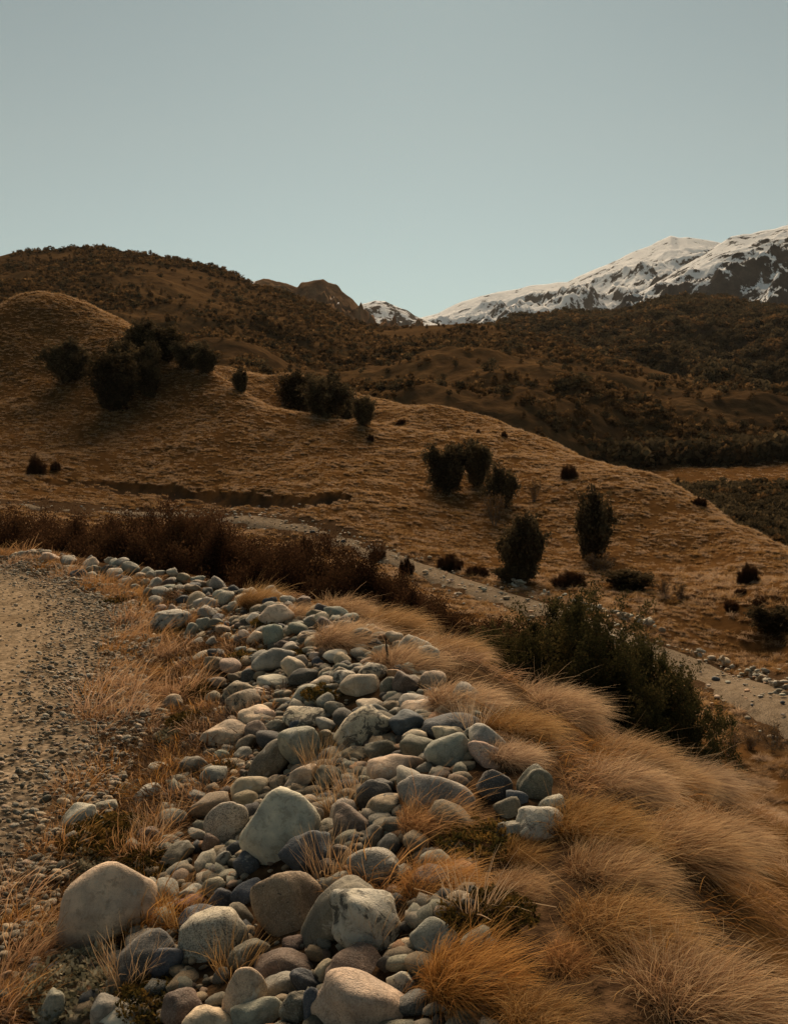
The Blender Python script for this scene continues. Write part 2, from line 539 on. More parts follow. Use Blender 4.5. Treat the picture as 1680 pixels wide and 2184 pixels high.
def ground_z(x, y, detail=True):
    x = np.asarray(x, float); y = np.asarray(y, float)
    w = smooth(24, 42, y + 0.25 * np.abs(x))
    out = np.zeros(np.broadcast(x, y).shape)
    x, y = np.broadcast_arrays(x, y)
    m = w < 1
    if m.any(): out[m] = near_z(x[m], y[m], detail) * (1 - w[m])
    m = w > 0
    if m.any(): out[m] += far_z(x[m], y[m], detail) * w[m]
    return out

def hit(U, V, tmax=330.0, detail=True):
    """where the sight line through (U, V) first meets the ground"""
    U = np.atleast_1d(np.asarray(U, float)); V = np.atleast_1d(np.asarray(V, float))
    d = ray(U, V)
    ts = np.geomspace(1.2, tmax, 420)
    P = d[:, None, :] * ts[None, :, None]
    below = (P[..., 2] + CAMZ) < ground_z(P[..., 0], P[..., 1], detail)
    k = np.where(below.any(1), below.argmax(1), len(ts) - 1)
    k = np.maximum(k, 1)
    lo = ts[k - 1]; hi = ts[k]
    for _ in range(14):
        mid = (lo + hi) / 2
        p = d * mid[:, None]
        b = (p[:, 2] + CAMZ) < ground_z(p[:, 0], p[:, 1], detail)
        hi = np.where(b, mid, hi); lo = np.where(b, lo, mid)
    p = d * hi[:, None]
    p[:, 2] += CAMZ
    return p

# --- ground sheet
cxs = np.concatenate([np.linspace(-2.2, -0.5, 50)[:-1], np.linspace(-0.5, 0.5, 420), np.linspace(0.5, 2.2, 50)[1:]])
ys = np.concatenate([np.geomspace(1.0, 330.0, 470)])
GX = cxs[None, :] * ys[:, None]; GY = np.repeat(ys[:, None], len(cxs), 1)
GZ = ground_z(GX, GY)
LOWER = np.array([(1900, 1630), (1790, 1570), (1680, 1514), (1560, 1463), (1450, 1416), (1300, 1360), (1150, 1304), (1000, 1254), (890, 1213), (800, 1181), (700, 1148),
                  (600, 1122), (500, 1108), (420, 1103), (340, 1099), (250, 1096), (150, 1092)], float)
lp = hit(LOWER[:, 0], LOWER[:, 1], detail=False)
lower_xy = _dense(np.concatenate([lp[:, :2], [(lp[-1, 0] - 25, lp[-1, 1] - 3), (lp[-1, 0] - 60, lp[-1, 1] - 12)]]), 260)
def poly_dist(x, y, P):
    sh = np.shape(x); x = np.ravel(x); y = np.ravel(y)
    out = np.empty(len(x))
    for i in range(0, len(x), 20000):
        out[i:i+20000] = np.sqrt(((x[i:i+20000, None] - P[None, :, 0]) ** 2 + (y[i:i+20000, None] - P[None, :, 1]) ** 2).min(1))
    return out.reshape(sh)
GD = poly_dist(GX, GY, lower_xy)
gs, gyc = crest_coords(GX, GY)
stony = smooth(0.9, 0.2, gs) * smooth(24, 16, GY) + smooth(4.5, 2.2, GD) * (GY > 20) * 0.8
bankP = hit(np.linspace(110, 720, 30), np.interp(np.linspace(110, 720, 30), [110, 200, 300, 400, 500, 600, 720], [1029, 1034, 1040, 1055, 1072, 1068, 1054]), detail=False)
bank_xy = _dense(bankP[:, :2], 120)
GB = poly_dist(GX, GY, bank_xy)
bank = smooth(1.9, 0.9, GB) * np.clip(0.75 + 0.6 * fbm(GX * 0.5, GY * 0.5, 2, 55), 0, 1)
bank = np.maximum(bank, 0.75 * smooth(126, 136, GY) * smooth(192, 182, GY) * smooth(0.25, 0.32, GX / GY))
GZ = GZ - 0.9 * smooth(2.6, 0.6, GB) * (GY > 60)
# dark scree slope left of the bank
M_GROUND = mat_ground()
gv = np.stack([GX, GY, GZ], -1).reshape(-1, 3)
gf = grid_faces(len(ys), len(cxs))
bx = np.linspace(-14, 14, 57); by = np.linspace(-14, 1.0, 31)
BX, BY = np.meshgrid(bx, by)
BZ = ground_z(BX, BY) - 0.01
bv = np.stack([BX, BY, BZ], -1).reshape(-1, 3)
bf = grid_faces(len(by), len(bx)) + len(gv)
ground = link("ground", mesh_from("ground", np.concatenate([gv, bv]), np.concatenate([gf, bf]),
              attrs={"stony": np.concatenate([stony.ravel(), np.ones(len(bv))]), "bank": np.concatenate([bank.ravel(), np.zeros(len(bv))])}), M_GROUND)
tag(ground, "dry grass hillside and valley floor with a stony roadside", kind="structure")

# --- upper gravel road (a sheet that bends off behind the windrow)
def strip(P, offs, zf, lift):
    t = np.gradient(P, axis=0); t /= np.linalg.norm(t, axis=1)[:, None]
    nrm = np.stack([t[:, 1], -t[:, 0]], -1)
    X = P[:, None, 0] + nrm[:, None, 0] * offs[..., :]
    Y = P[:, None, 1] + nrm[:, None, 1] * offs[..., :]
    Z = zf(X, Y) + lift
    return X, Y, Z
CR2 = _dense(CREST, 220)
wid = mound_width(CR2[:, 1])
nn = np.linspace(0, 1, 22)
edge_wob = 0.10 * fbm(CR2[:, 1] * 1.3, CR2[:, 0] * 1.3, 3, 61)
offs = -(wid + edge_wob)[:, None] - nn[None, :] * 4.6 + 0.12
X, Y, Z = strip(CR2, offs, near_z, 0.006)
Z = Z + 0.02 * smooth(0, .2, nn)[None] - 0.035 * np.exp(-((nn - 0.22) / 0.08) ** 2)[None] - 0.035 * np.exp(-((nn - 0.62) / 0.08) ** 2)[None]
Z = Z + 0.012 * smooth(0.03, 0.1, nn)[None]
trk = np.exp(-((nn - 0.22) / 0.11) ** 2) + np.exp(-((nn - 0.62) / 0.11) ** 2)
M_ROAD = mat_road("gravel_road", (0.092, 0.068, 0.045), (0.185, 0.138, 0.092), (0.30, 0.228, 0.155))
road_up = link("road", mesh_from("road", np.stack([X, Y, Z], -1).reshape(-1, 3), grid_faces(len(CR2), len(nn)), attrs={"track": np.repeat(trk[None], len(CR2), 0).ravel()}), M_ROAD)
tag(road_up, "pale gravel road curving away beside the stone windrow", kind="structure")
# --- lower road through the valley
n2 = np.linspace(-1, 1, 13)
X, Y, Z = strip(lower_xy, n2[None] * (1.75 + 0.35 * fbm(np.arange(len(lower_xy)) * 0.11, np.zeros(len(lower_xy)), 3, 15))[:, None], lambda a, b: ground_z(a, b, False), 0.0)
Z = np.repeat(Z.mean(1)[:, None], len(n2), 1) * 0.6 + Z * 0.4 + 0.22 - 0.40 * np.abs(n2[None]) ** 4 + 0.03 * fbm(X * 0.8, Y * 0.8, 3, 63)
M_ROAD2 = mat_road("valley_road_gravel", (0.045, 0.034, 0.024), (0.095, 0.073, 0.052), (0.175, 0.138, 0.10))
trk2 = np.exp(-((np.abs(n2) - 0.45) / 0.2) ** 2) * 0.6
road_dn = link("road", mesh_from("road", np.stack([X, Y, Z], -1).reshape(-1, 3), grid_faces(len(lower_xy), len(n2)), attrs={"track": np.repeat(trk2[None], len(lower_xy), 0).ravel()}), M_ROAD2)
tag(road_dn, "dark gravel track crossing the valley floor below", kind="structure")

# --- far hills, lofted between surveyed ridge lines
def loft(name, rows, nU, nt, amp, freq, seed, mat, U0, U1, kind='fbm', crest_keep=0.25, back=(1.25, 0.35)):
    Us = np.linspace(U0, U1, nU)
    VV = np.array([np.interp(Us, *zip(*r[0])) for r in rows])
    k = np.exp(-0.5 * (np.arange(-6, 7) / 2.2) ** 2); k /= k.sum()
    for i in range(len(rows) - 1):
        VV[i] = np.convolve(np.pad(VV[i], 6, mode='edge'), k, 'valid')
    k2 = np.array([1, 2, 1]) / 4.0
    VV[-1] = np.convolve(np.pad(VV[-1], 1, mode='edge'), k2, 'valid')
    YY = np.array([np.interp(Us, *zip(*r[1])) for r in rows])
    tt = np.linspace(0, len(rows) - 1, nt)
    V = np.empty((nt, nU)); Yg = np.empty((nt, nU))
    for j, t in enumerate(tt):
        i = min(int(t), len(rows) - 2); f = t - i
        V[j] = VV[i] * (1 - f) + VV[i + 1] * f
        Yg[j] = np.exp(np.log(YY[i]) * (1 - f) + np.log(YY[i + 1]) * f)
    P = at(np.repeat(Us[None], nt, 0), V, Yg)
    tn = tt / tt[-1]
    fade = (crest_keep + (1 - crest_keep) * smooth(1.0, 0.45, tn))[:, None]
    nzf = {'fbm': lambda a, b: fbm(a, b, 6, seed), 'ridged': lambda a, b: ridged(a, b, 7, seed) - 0.75}[kind]
    P[..., 2] += amp * fade * nzf(P[..., 0] * freq, P[..., 1] * freq)
    B = [P[-1].copy()]
    for m, dz in ((1.03, 0.06), (back[0], back[1])):
        Q = P[-1].copy(); Q[:, :2] *= m
        Q[:, 2] = P[-1][:, 2] - dz * (YY[-1] * 0.3)
        B.append(Q)
    P = np.concatenate([P, B[1][None], B[2][None]])
    v = P.reshape(-1, 3); f = grid_faces(nt + 2, nU)
    o = link(name, mesh_from(name, v, f), mat)
    return o, v, grid_faces(nt, nU)

M_BHILL = mat_scrubhill("brown_scrub_hill", ((0.033, 0.021, 0.012), (0.075, 0.044, 0.021), (0.13, 0.076, 0.034)), 0.035)
hillB, hbv, hbf = loft("hill", [
    ([(-300, 820), (0, 820), (400, 880), (800, 950), (1000, 970), (1200, 1005), (1400, 1055), (1640, 1012), (1900, 1000)], [(-300, 225), (800, 215), (1000, 205), (1200, 200), (1400, 240), (1640, 264), (1900, 264)]),
    ([(-300, 700), (0, 690), (400, 765), (700, 810), (900, 815), (1100, 835), (1250, 858), (1400, 885), (1640, 905), (1900, 910)], [(-300, 340), (700, 310), (1200, 285), (1640, 300), (1900, 300)]),
    ([(-300, 600), (0, 600), (250, 600), (450, 645), (600, 695), (800, 745), (1000, 748), (1150, 765), (1300, 795), (1450, 828), (1600, 855), (1900, 885)], [(-300, 540), (600, 500), (1000, 440), (1300, 380), (1600, 340), (1900, 330)]),
    ([(-300, 560), (0, 545), (40, 535), (200, 531), (330, 545), (430, 560), (490, 578), (540, 606), (620, 628), (680, 652), (760, 690), (830, 702), (920, 692), (1000, 690), (1060, 697), (1120, 713),
      (1180, 727), (1300, 763), (1450, 803), (1560, 829), (1620, 842), (1700, 862), (1900, 905)], [(-300, 720), (540, 680), (900, 620), (1180, 520), (1620, 390), (1900, 370)])],
    560, 210, 8.0, 0.014, 71, M_BHILL, -300, 1900, crest_keep=0.12)
tag(hillB, "dark brown scrub hill rising behind the grass ridge", kind="structure")
M_CHILL = mat_scrubhill("dark_forest_hill", ((0.022, 0.017, 0.012), (0.055, 0.036, 0.021), (0.10, 0.063, 0.032)), 0.02)
hillC, hcv, hcf = loft("hill", [
    ([(880, 900), (1200, 920), (1500, 940), (1680, 960), (1950, 960)], [(880, 420), (1300, 390), (1950, 330)]),
    ([(880, 790), (1200, 780), (1500, 790), (1680, 790), (1950, 780)], [(880, 640), (1950, 560)]),
    ([(880, 740), (1200, 710), (1340, 700), (1500, 700), (1680, 702), (1950, 700)], [(880, 860), (1950, 780)]),
    ([(880, 730), (1000, 710), (1060, 693), (1100, 677), (1200, 668), (1330, 669), (1350, 661), (1400, 646), (1440, 639), (1540, 638), (1580, 647), (1640, 652), (1700, 656), (1950, 662)], [(880, 1150), (1950, 1100)])],
    340, 150, 22.0, 0.008, 91, M_CHILL, 880, 1950, crest_keep=0.1)
tag(hillC, "almost black forested hill below the snowy mountain", kind="structure")
M_CLIFF = mat_cliff()
cliff, _, _ = loft("rocky_hill", [
    ([(450, 760), (950, 760)], [(450, 1250), (950, 1250)]),
    ([(450, 650), (600, 655), (700, 665), (780, 705), (950, 740)], [(450, 1480), (950, 1480)]),
    ([(450, 600), (535, 600), (560, 597), (610, 602), (634, 611), (641, 601), (660, 598), (690, 598), (700, 607), (722, 613), (730, 625), (752, 636), (766, 652), (780, 668), (795, 700), (950, 745)], [(450, 1600), (950, 1600)])],
    260, 90, 34.0, 0.010, 103, M_CLIFF, 450, 950, kind='ridged', crest_keep=0.12)
tag(cliff, "brown rocky bluff on the skyline beside the snowy peaks", kind="structure")
M_SNOW1 = mat_snow("snow_and_rock", 0.56, (0.028, 0.027, 0.027))
M_SNOW2 = mat_snow("snow_and_dark_rock", 0.62, (0.016, 0.017, 0.019))
M_SNOW3 = mat_snow("patchy_snow_rock", 0.70, (0.05, 0.036, 0.024))
m0, _, _ = loft("mountain", [
    ([(650, 760), (1050, 760)], [(650, 3300), (1050, 3300)]),
    ([(650, 735), (770, 648), (800, 640), (822, 641), (850, 655), (868, 660), (885, 673), (915, 686), (1050, 740)], [(650, 4200), (1050, 4200)])],
    200, 70, 45.0, 0.0032, 111, M_SNOW3, 650, 1050, kind='ridged', crest_keep=0.15)
tag(m0, "small rocky snow-dusted mountain in the gap of the skyline", kind="structure")
m1, _, _ = loft("mountain", [
    ([(780, 790), (1800, 790)], [(780, 3000), (1800, 3000)]),
    ([(780, 745), (1000, 700), (1200, 660), (1430, 600), (1800, 600)], [(780, 4200), (1800, 4200)]),
    ([(780, 740), (860, 692), (890, 679), (935, 668), (985, 644), (1010, 637), (1060, 624), (1100, 619), (1130, 610), (1165, 606), (1190, 602), (1210, 603), (1235, 590), (1260, 578), (1290, 566), (1320, 552),
      (1345, 538), (1385, 524), (1405, 513), (1430, 503), (1447, 509), (1465, 507), (1490, 511), (1530, 518), (1600, 530), (1800, 580)], [(780, 5200), (1800, 5600)])],
    420, 170, 100.0, 0.0019, 121, M_SNOW1, 780, 1800, kind='ridged', crest_keep=0.06)
tag(m1, "long snowy mountain ridge climbing to a pointed summit", kind="structure")
m2, _, _ = loft("mountain", [
    ([(1100, 780), (2000, 780)], [(1100, 1900), (2000, 1900)]),
    ([(1100, 765), (1290, 705), (1450, 630), (1700, 560), (2000, 560)], [(1100, 2600), (2000, 2600)]),
    ([(1100, 760), (1200, 715), (1290, 672), (1330, 643), (1365, 622), (1400, 600), (1450, 570), (1500, 541), (1530, 521), (1560, 506), (1585, 500), (1600, 500), (1620, 494), (1650, 490), (1668, 484), (1700, 476), (1850, 450), (2000, 470)], [(1100, 3200), (2000, 3300)])],
    420, 170, 65.0, 0.0030, 131, M_SNOW2, 1100, 2000, kind='ridged', crest_keep=0.10)
tag(m2, "nearer snow slope broken by dark rock bands", kind="structure")

# ------------------------------------------------------------------ stones
M_STONE = mat_stone()
_ico = {}
def ico(level):
    if level not in _ico:
        bm = bmesh.new()
        bmesh.ops.create_icosphere(bm, subdivisions=level, radius=1.0)
        v = np.array([q.co[:] for q in bm.verts]); f = np.array([[q.index for q in fc.verts] for fc in bm.faces])
        bm.free()
        _ico[level] = (v / np.linalg.norm(v, axis=1)[:, None], f)
    return _ico[level]

def stone_verts(seed, level=3, p=7.0, elong=(1, 1, 1), tilt=0.0, yaw=0.0, lump=1.0):
    r = np.random.default_rng(seed)
    d, f = ico(level)
    n = 15
    k = np.arange(n) + 0.5
    ph = np.arccos(1 - 2 * k / n); th = math.pi * (1 + 5 ** 0.5) * k + r.uniform(0, 6.28)
    N = np.stack([np.cos(th) * np.sin(ph), np.sin(th) * np.sin(ph), np.cos(ph)], -1) + r.normal(0, 0.22, (n, 3))
    N /= np.linalg.norm(N, axis=1)[:, None]
    Dn = r.uniform(0.80, 1.08, n)
    a = np.maximum(0, d @ N.T) / Dn
    rad = (a ** p).sum(1) ** (-1 / p)
    for kk, amp in ((2.1, 0.055), (3.7, 0.028), (7.5, 0.012), (15, 0.005)):
        for _ in range(3):
            w = r.normal(0, 1, 3); w *= kk / np.linalg.norm(w)
            rad = rad * (1 + lump * amp * np.sin(d @ w + r.uniform(0, 6.28)))
    v = d * rad[:, None] * np.array(elong)
    c, s = math.cos(tilt), math.sin(tilt)
    v = np.stack([v[:, 0] * c - v[:, 2] * s, v[:, 1], v[:, 0] * s + v[:, 2] * c], -1)
    c, s = math.cos(yaw), math.sin(yaw)
    v = np.stack([v[:, 0] * c - v[:, 1] * s, v[:, 0] * s + v[:, 1] * c, v[:, 2]], -1)
    return v, f

# true colours of the stone kinds: colour, speckle, lichen, pale patches, rust
KINDS = {
    'white':  ((0.60, 0.55, 0.46), 0.15, 0.05, 0.4, 0.1),
    'cream':  ((0.56, 0.46, 0.335), 0.25, 0.10, 0.3, 0.3),
    'spotted': ((0.56, 0.475, 0.36), 0.35, 0.92, 0.5, 0.15),
    'granite': ((0.47, 0.42, 0.345), 1.0, 0.35, 0.4, 0.1),
    'pink':   ((0.52, 0.385, 0.29), 0.45, 0.15, 0.4, 0.45),
    'tan':    ((0.33, 0.26, 0.175), 0.4, 0.55, 0.3, 0.4),
    'grey':   ((0.36, 0.345, 0.295), 0.3, 0.25, 0.35, 0.1),
    'green':  ((0.33, 0.335, 0.28), 0.2, 0.15, 0.3, 0.1),
    'mottled': ((0.40, 0.375, 0.31), 0.4, 0.75, 0.85, 0.15),
    'olive':  ((0.19, 0.175, 0.135), 0.3, 0.2, 0.25, 0.2),
    'slate':  ((0.085, 0.10, 0.12), 0.25, 0.2, 0.2, 0.0),
    'dark':   ((0.10, 0.10, 0.098), 0.3, 0.3, 0.3, 0.1),
    'brown':  ((0.17, 0.125, 0.10), 0.35, 0.3, 0.25, 0.3),
    'red':    ((0.15, 0.060, 0.035), 0.2, 0.2, 0.05, 0.4),
    'orange': ((0.38, 0.22, 0.12), 0.3, 0.2, 0.2, 0.5),
}
def paint(o, kind, r, crust=0.0):
    c, sp, li, pa, ru = KINDS[kind]
    k = r.uniform(0.96, 1.28)
    j = r.uniform(0.96, 1.04, 3)
    o.color = (c[0] * k * j[0], c[1] * k * j[1], c[2] * k * j[2], 1)
    o["speckle"] = float(np.clip(sp + r.uniform(-.15, .15), 0, 1)); o["lichen"] = float(np.clip(li + r.uniform(-.15, .1), 0, 1))
    o["pale"] = float(np.clip(pa + r.uniform(-.15, .15), 0, 1)); o["rust"] = float(np.clip(ru + r.uniform(-.1, .1), 0, 1)); o["crust"] = crust

# surveyed stones: region, x0, y0, x1, y1, kind, edginess, tilt (deg), label
REG = {'N': (319.9, 1759.6, .4126), 'A': (0, 1652.9, .5078), 'M': (533.2, 1359.7, .4126), 'T': (266.6, 1226.4, .4761)}
STONES = [
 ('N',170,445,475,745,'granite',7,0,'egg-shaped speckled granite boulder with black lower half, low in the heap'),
 ('N',545,262,862,605,'tan',10,8,'boxy tan lichen-stained boulder below the grey square block'),
 ('N',800,296,1143,650,'olive',6,35,'smooth olive grey boulder leaning behind the big mottled round one'),
 ('N',955,356,1325,705,'mottled',7,-20,'big round grey boulder with pale blotches beside dry stalks'),
 ('N',1035,137,1300,345,'granite',6,-10,'grey speckled oval boulder next to the orange tussock'),
 ('N',680,45,935,280,'slate',12,3,'square blue-grey block with dark pits leaning on the white boulder'),
 ('A',1030,82,1323,400,'white',10,-10,'large angular white boulder, brightest in the middle of the heap'),
 ('N',865,760,1345,1130,'pink',9,-25,'huge pinkish white boulder cut by the bottom edge of the photo'),
 ('N',445,893,683,1100,'green',13,4,'pale green block with flat top at the bottom edge'),
 ('N',390,757,585,1050,'pink',9,20,'tall pinkish stone with a dark notch near the bottom edge'),
 ('N',190,943,425,1120,'cream',6,0,'smooth cream dome at the bottom edge between weeds and pale block'),
 ('N',590,772,778,905,'grey',6,5,'smooth grey rounded stone above the pale green block'),
 ('N',735,752,885,885,'slate',7,-30,'dark blue-grey stone wedged beside the smooth grey one'),
 ('N',848,702,942,832,'cream',9,40,'small tan angular stone against the maroon-stained block'),
 ('N',932,660,1200,830,'brown',9,-15,'dark block with maroon stain under the big mottled boulder'),
 ('N',560,645,850,805,'brown',7,12,'lumpy dark brown stone lying under the boxy tan boulder'),
 ('N',680,877,820,1060,'olive',7,10,'dark olive stone standing right of the pale green block'),
 ('N',800,835,900,1060,'slate',8,0,'narrow slate stone squeezed against the huge pinkish boulder'),
 ('N',400,420,530,555,'olive',6,0,'round dark olive stone left of the boxy tan boulder'),
 ('N',5,640,160,815,'slate',6,15,'upright slate-blue oval stone beside the half-black egg boulder'),
 ('N',310,337,425,445,'slate',6,0,'round navy grey stone above the egg-shaped boulder'),
 ('N',425,290,570,425,'slate',7,30,'lumpy navy stone touching the boxy tan boulder'),
 ('N',1365,500,1640,665,'green',5,-5,'flat grey-green oval stone among the tussocks'),
 ('N',1225,765,1370,880,'mottled',8,0,'dark blotched stone beside the lowest tussock'),
 ('N',410,600,600,765,'olive',6,40,'long dark olive stone lying aslant under the egg boulder'),
 ('N',1210,322,1300,390,'orange',6,0,'small peach-coloured stone at the foot of the orange tussock'),
 ('N',850,183,960,275,'brown',6,20,'small brown stone right of the square blue-grey block'),
 ('N',940,112,1050,215,'brown',6,-20,'brown-grey stone half hidden by dry stalks'),
 ('N',1180,60,1310,170,'dark',6,0,'dark grey-green stone above the speckled oval boulder'),
 ('N',65,105,215,230,'olive',6,25,'dark olive stone in the shade of the small cobbles'),
 ('N',275,283,385,370,'olive',6,0,'dull olive stone above the navy round one'),
 ('N',160,325,280,405,'green',8,-10,'pale grey-green stone above the rusty red one'),
 ('N',140,380,285,470,'red',8,0,'rusty red stone, the only red one in the heap'),
 ('N',75,875,265,1060,'brown',7,10,'dark purplish brown stone half covered by weeds at the bottom'),
 ('N',330,745,405,835,'dark',8,0,'small dark stone under the egg-shaped boulder'),
 ('N',275,55,355,170,'brown',6,15,'small upright brown stone left of the speckled boulder'),
 ('N',340,145,415,230,'grey',7,30,'small grey stone under the speckled granite boulder'),
 ('N',0,815,95,905,'dark',6,20,'dark grey stone below the slate-blue upright oval'),
 ('N',440,150,560,280,'slate',7,0,'dark slate stone in the gap under the large white boulder'),
 ('A',500,665,720,865,'dark',9,38,'long black slab lying aslant below the big cream boulder'),
 ('N',160,440,385,560,'slate',6,10,'blue-grey stone peeping out behind the egg-shaped boulder'),
 ('N',1255,875,1420,1000,'dark',7,0,'dark stone right of the huge pinkish boulder'),
 ('N',690,590,800,660,'brown',7,0,'flat dark brown stone under the olive leaning boulder'),
 ('A',268,388,628,770,'cream',8,24,'very large smooth cream boulder standing alone beside the road verge'),
 ('A',868,120,1040,315,'granite',7,-15,'speckled grey granite boulder left of the large white one'),
 ('A',1405,138,1555,285,'brown',8,-20,'purplish brown rounded stone behind the square block'),
 ('A',1505,28,1640,155,'dark',7,0,'charcoal stone behind the dry stalks'),
 ('A',972,10,1118,120,'cream',6,25,'cream speckled egg-shaped stone above the speckled granite boulder'),
 ('A',985,75,1095,165,'tan',6,0,'tan egg-shaped stone in front of the cream speckled egg'),
 ('A',1113,10,1200,85,'tan',8,30,'small irregular tan stone beside the cream eggs'),
 ('A',545,48,680,150,'mottled',7,20,'whitish lichen-spotted stone beside an orange tuft on the verge'),
 ('A',255,140,395,250,'white',9,28,'white tilted slab at the edge of the gravel road'),
 ('A',395,115,490,180,'grey',7,20,'grey slab just behind the white tilted slab'),
 ('A',58,380,162,445,'grey',5,5,'pale grey oval cobble lying alone on the road verge'),
 ('A',150,925,260,1080,'green',8,30,'pale greenish stone among cushion plants at the bottom edge'),
 ('A',397,932,520,1080,'grey',6,0,'grey rounded stone standing among weeds at the bottom edge'),
 ('A',440,975,600,1080,'white',6,0,'white rounded stone at the bottom edge with moss in front'),
 ('A',282,775,380,875,'brown',8,10,'brown stone under the very large cream boulder'),
 ('A',195,800,285,885,'slate',6,10,'slate stone left of the brown one below the cream boulder'),
 ('A',0,828,48,895,'orange',6,0,'peach-orange cobble cut by the left edge of the photo'),
 ('A',118,808,185,850,'slate',6,0,'small slate cobble in the brown litter, lower left'),
 ('A',580,230,690,300,'brown',7,-20,'brown mottled stone behind the wispy grass on the verge'),
 ('A',605,875,700,965,'dark',7,20,'dark grey stone below the black slab'),
 ('A',200,270,245,310,'slate',6,10,'small bluish cobble below the white tilted slab'),
 ('A',350,90,430,145,'grey',6,-20,'grey-tan stone above the two slabs on the verge'),
 ('A',1540,88,1680,170,'tan',7,25,'long flat tan stone beside the tallest orange tussock'),
 ('A',1170,58,1320,120,'tan',7,0,'flat brownish stone lying on top behind the large white boulder'),
 ('M',160,472,380,690,'green',12,-5,'faceted grey-green boulder with an orange stain on its top'),
 ('M',0,525,205,755,'olive',6,38,'large smooth olive-tan boulder leaning left of the faceted one'),
 ('M',443,370,722,575,'spotted',6,22,'large cream boulder peppered with black lichen spots'),
 ('M',617,617,880,750,'pink',7,-5,'broad cream-pink boulder in the centre of the photo'),
 ('M',22,62,235,178,'green',6,8,'grey-green dome-shaped boulder with a diagonal band'),
 ('M',163,108,295,237,'cream',7,-20,'smooth cream stone leaning on the grey-green dome'),
 ('M',470,197,662,325,'cream',6,10,'big rounded cream-grey boulder near the top of the heap'),
 ('M',215,252,375,358,'green',6,30,'long grey-green stone tilted below the flat cream one'),
 ('M',290,208,460,280,'cream',6,-12,'flat cream-grey stone above the long tilted one'),
 ('M',560,140,712,225,'spotted',7,-8,'freckled stone on the upper edge of the heap'),
 ('M',673,210,762,300,'olive',5,20,'olive-grey egg-shaped stone beside the brown triangular rock'),
 ('M',740,186,877,310,'brown',22,0,'sharp triangular brown rock standing before the tussocks'),
 ('M',380,68,503,140,'white',7,0,'white speckled boulder at the top rim of the heap'),
 ('M',710,165,803,235,'orange',7,-20,'orange-brown stone behind the olive egg'),
 ('M',635,108,735,180,'slate',7,-25,'blue-grey stone on the heap rim near a burnt stick'),
 ('M',432,178,540,250,'mottled',6,10,'white blotched stone left of the freckled one'),
 ('M',40,203,220,272,'white',7,0,'long pale flat stone below the smooth cream one'),
 ('M',725,390,890,505,'slate',7,-10,'dark grey rounded boulder right of the black-spotted one'),
 ('M',790,338,995,425,'pink',6,-12,'pale pinkish oval stone above the dark rounded boulder'),
 ('M',775,300,990,390,'grey',6,-10,'grey flat oval stone behind the pale pinkish oval'),
 ('M',790,485,910,575,'cream',6,5,'cream-topped stone before the dark boulders'),
 ('M',780,520,960,640,'olive',7,-20,'olive-grey stone leaning below the cream-topped one'),
 ('M',910,503,1140,690,'grey',7,-10,'big grey boulder with pale top behind the centre tussock'),
 ('M',1135,550,1300,690,'pink',8,-20,'pale pinkish angular boulder right of the big grey one'),
 ('M',945,463,1108,530,'cream',7,-5,'flat grey-cream stone on top of the big grey boulder'),
 ('M',900,405,1190,520,'slate',7,-14,'long dark blue-grey boulder sloping toward the tussocks'),
 ('M',1140,455,1330,620,'grey',6,-40,'long pale grey boulder sliding down toward the grass'),
 ('M',1180,692,1348,870,'dark',6,0,'charcoal round boulder at the foot of the heap beside grass'),
 ('M',1390,680,1552,860,'olive',6,-10,'upright brown-grey dome half under a drooping tussock'),
 ('M',1265,837,1395,945,'olive',5,-10,'olive egg-shaped stone below the charcoal boulder'),
 ('M',1500,822,1625,948,'granite',6,0,'speckled round stone at the grass edge, last in the row'),
 ('M',1395,893,1625,1060,'mottled',6,-35,'long pale blotched boulder below the speckled round stone'),
 ('M',1275,952,1478,1060,'grey',5,0,'pale grey flat oval stone left of the long blotched one'),
 ('M',1330,800,1430,890,'slate',6,0,'small dark stone between the charcoal boulder and the dome'),
 ('M',560,745,730,880,'dark',7,10,'dark grey boulder behind dry stalks in the centre'),
 ('M',340,680,482,780,'olive',6,10,'dull tan-grey boulder wrapped in dry stalks'),
 ('M',185,667,335,795,'pink',10,25,'pinkish grey angular stone under the faceted boulder'),
 ('M',78,718,187,812,'tan',8,20,'tan knobbly stone beside the cream speckled egg'),
 ('M',180,378,385,495,'spotted',6,5,'flat stone blotched black and white above the faceted boulder'),
 ('M',210,420,340,495,'slate',6,8,'dark grey stone in front of the black and white blotched one'),
 ('M',77,430,190,515,'olive',10,0,'wedge-shaped olive-grey stone leaning on its neighbours'),
 ('M',355,485,440,600,'tan',7,0,'tan mottled stone right of the faceted boulder'),
 ('M',780,710,1140,930,'grey',6,-40,'long pale stone partly hidden by the centre tussock'),
 ('M',480,570,620,640,'tan',6,0,'tan stone below the black-spotted boulder'),
 ('M',555,328,705,385,'cream',6,-5,'flat tan-cream stone above the black-spotted boulder'),
 ('M',0,372,132,445,'pink',7,5,'pinkish lumpy stone at the heap middle beside grey cobbles'),
 ('M',345,417,445,495,'mottled',7,-20,'white blotched stone touching the black-spotted boulder'),
 ('M',385,340,495,415,'olive',6,10,'olive stone under wiry twigs near the heap top'),
 ('T',438,487,568,600,'tan',6,20,'tan rounded stone behind the brown faceted one'),
 ('T',458,527,603,650,'tan',9,0,'tan-brown stone with a dark flat face on the heap flank'),
 ('T',350,667,542,785,'pink',8,-14,'cream-pink ridged boulder on the road side of the heap'),
 ('T',498,722,585,800,'tan',8,20,'small tan stone right of the ridged pink boulder'),
 ('T',617,228,708,335,'green',10,0,'upright grey triangular stone near the far end of the heap'),
 ('T',605,140,757,250,'cream',9,-5,'big cream boulder crowning the far crest of the heap'),
 ('T',545,175,620,225,'white',8,15,'white flat stone left of the crowning cream boulder'),
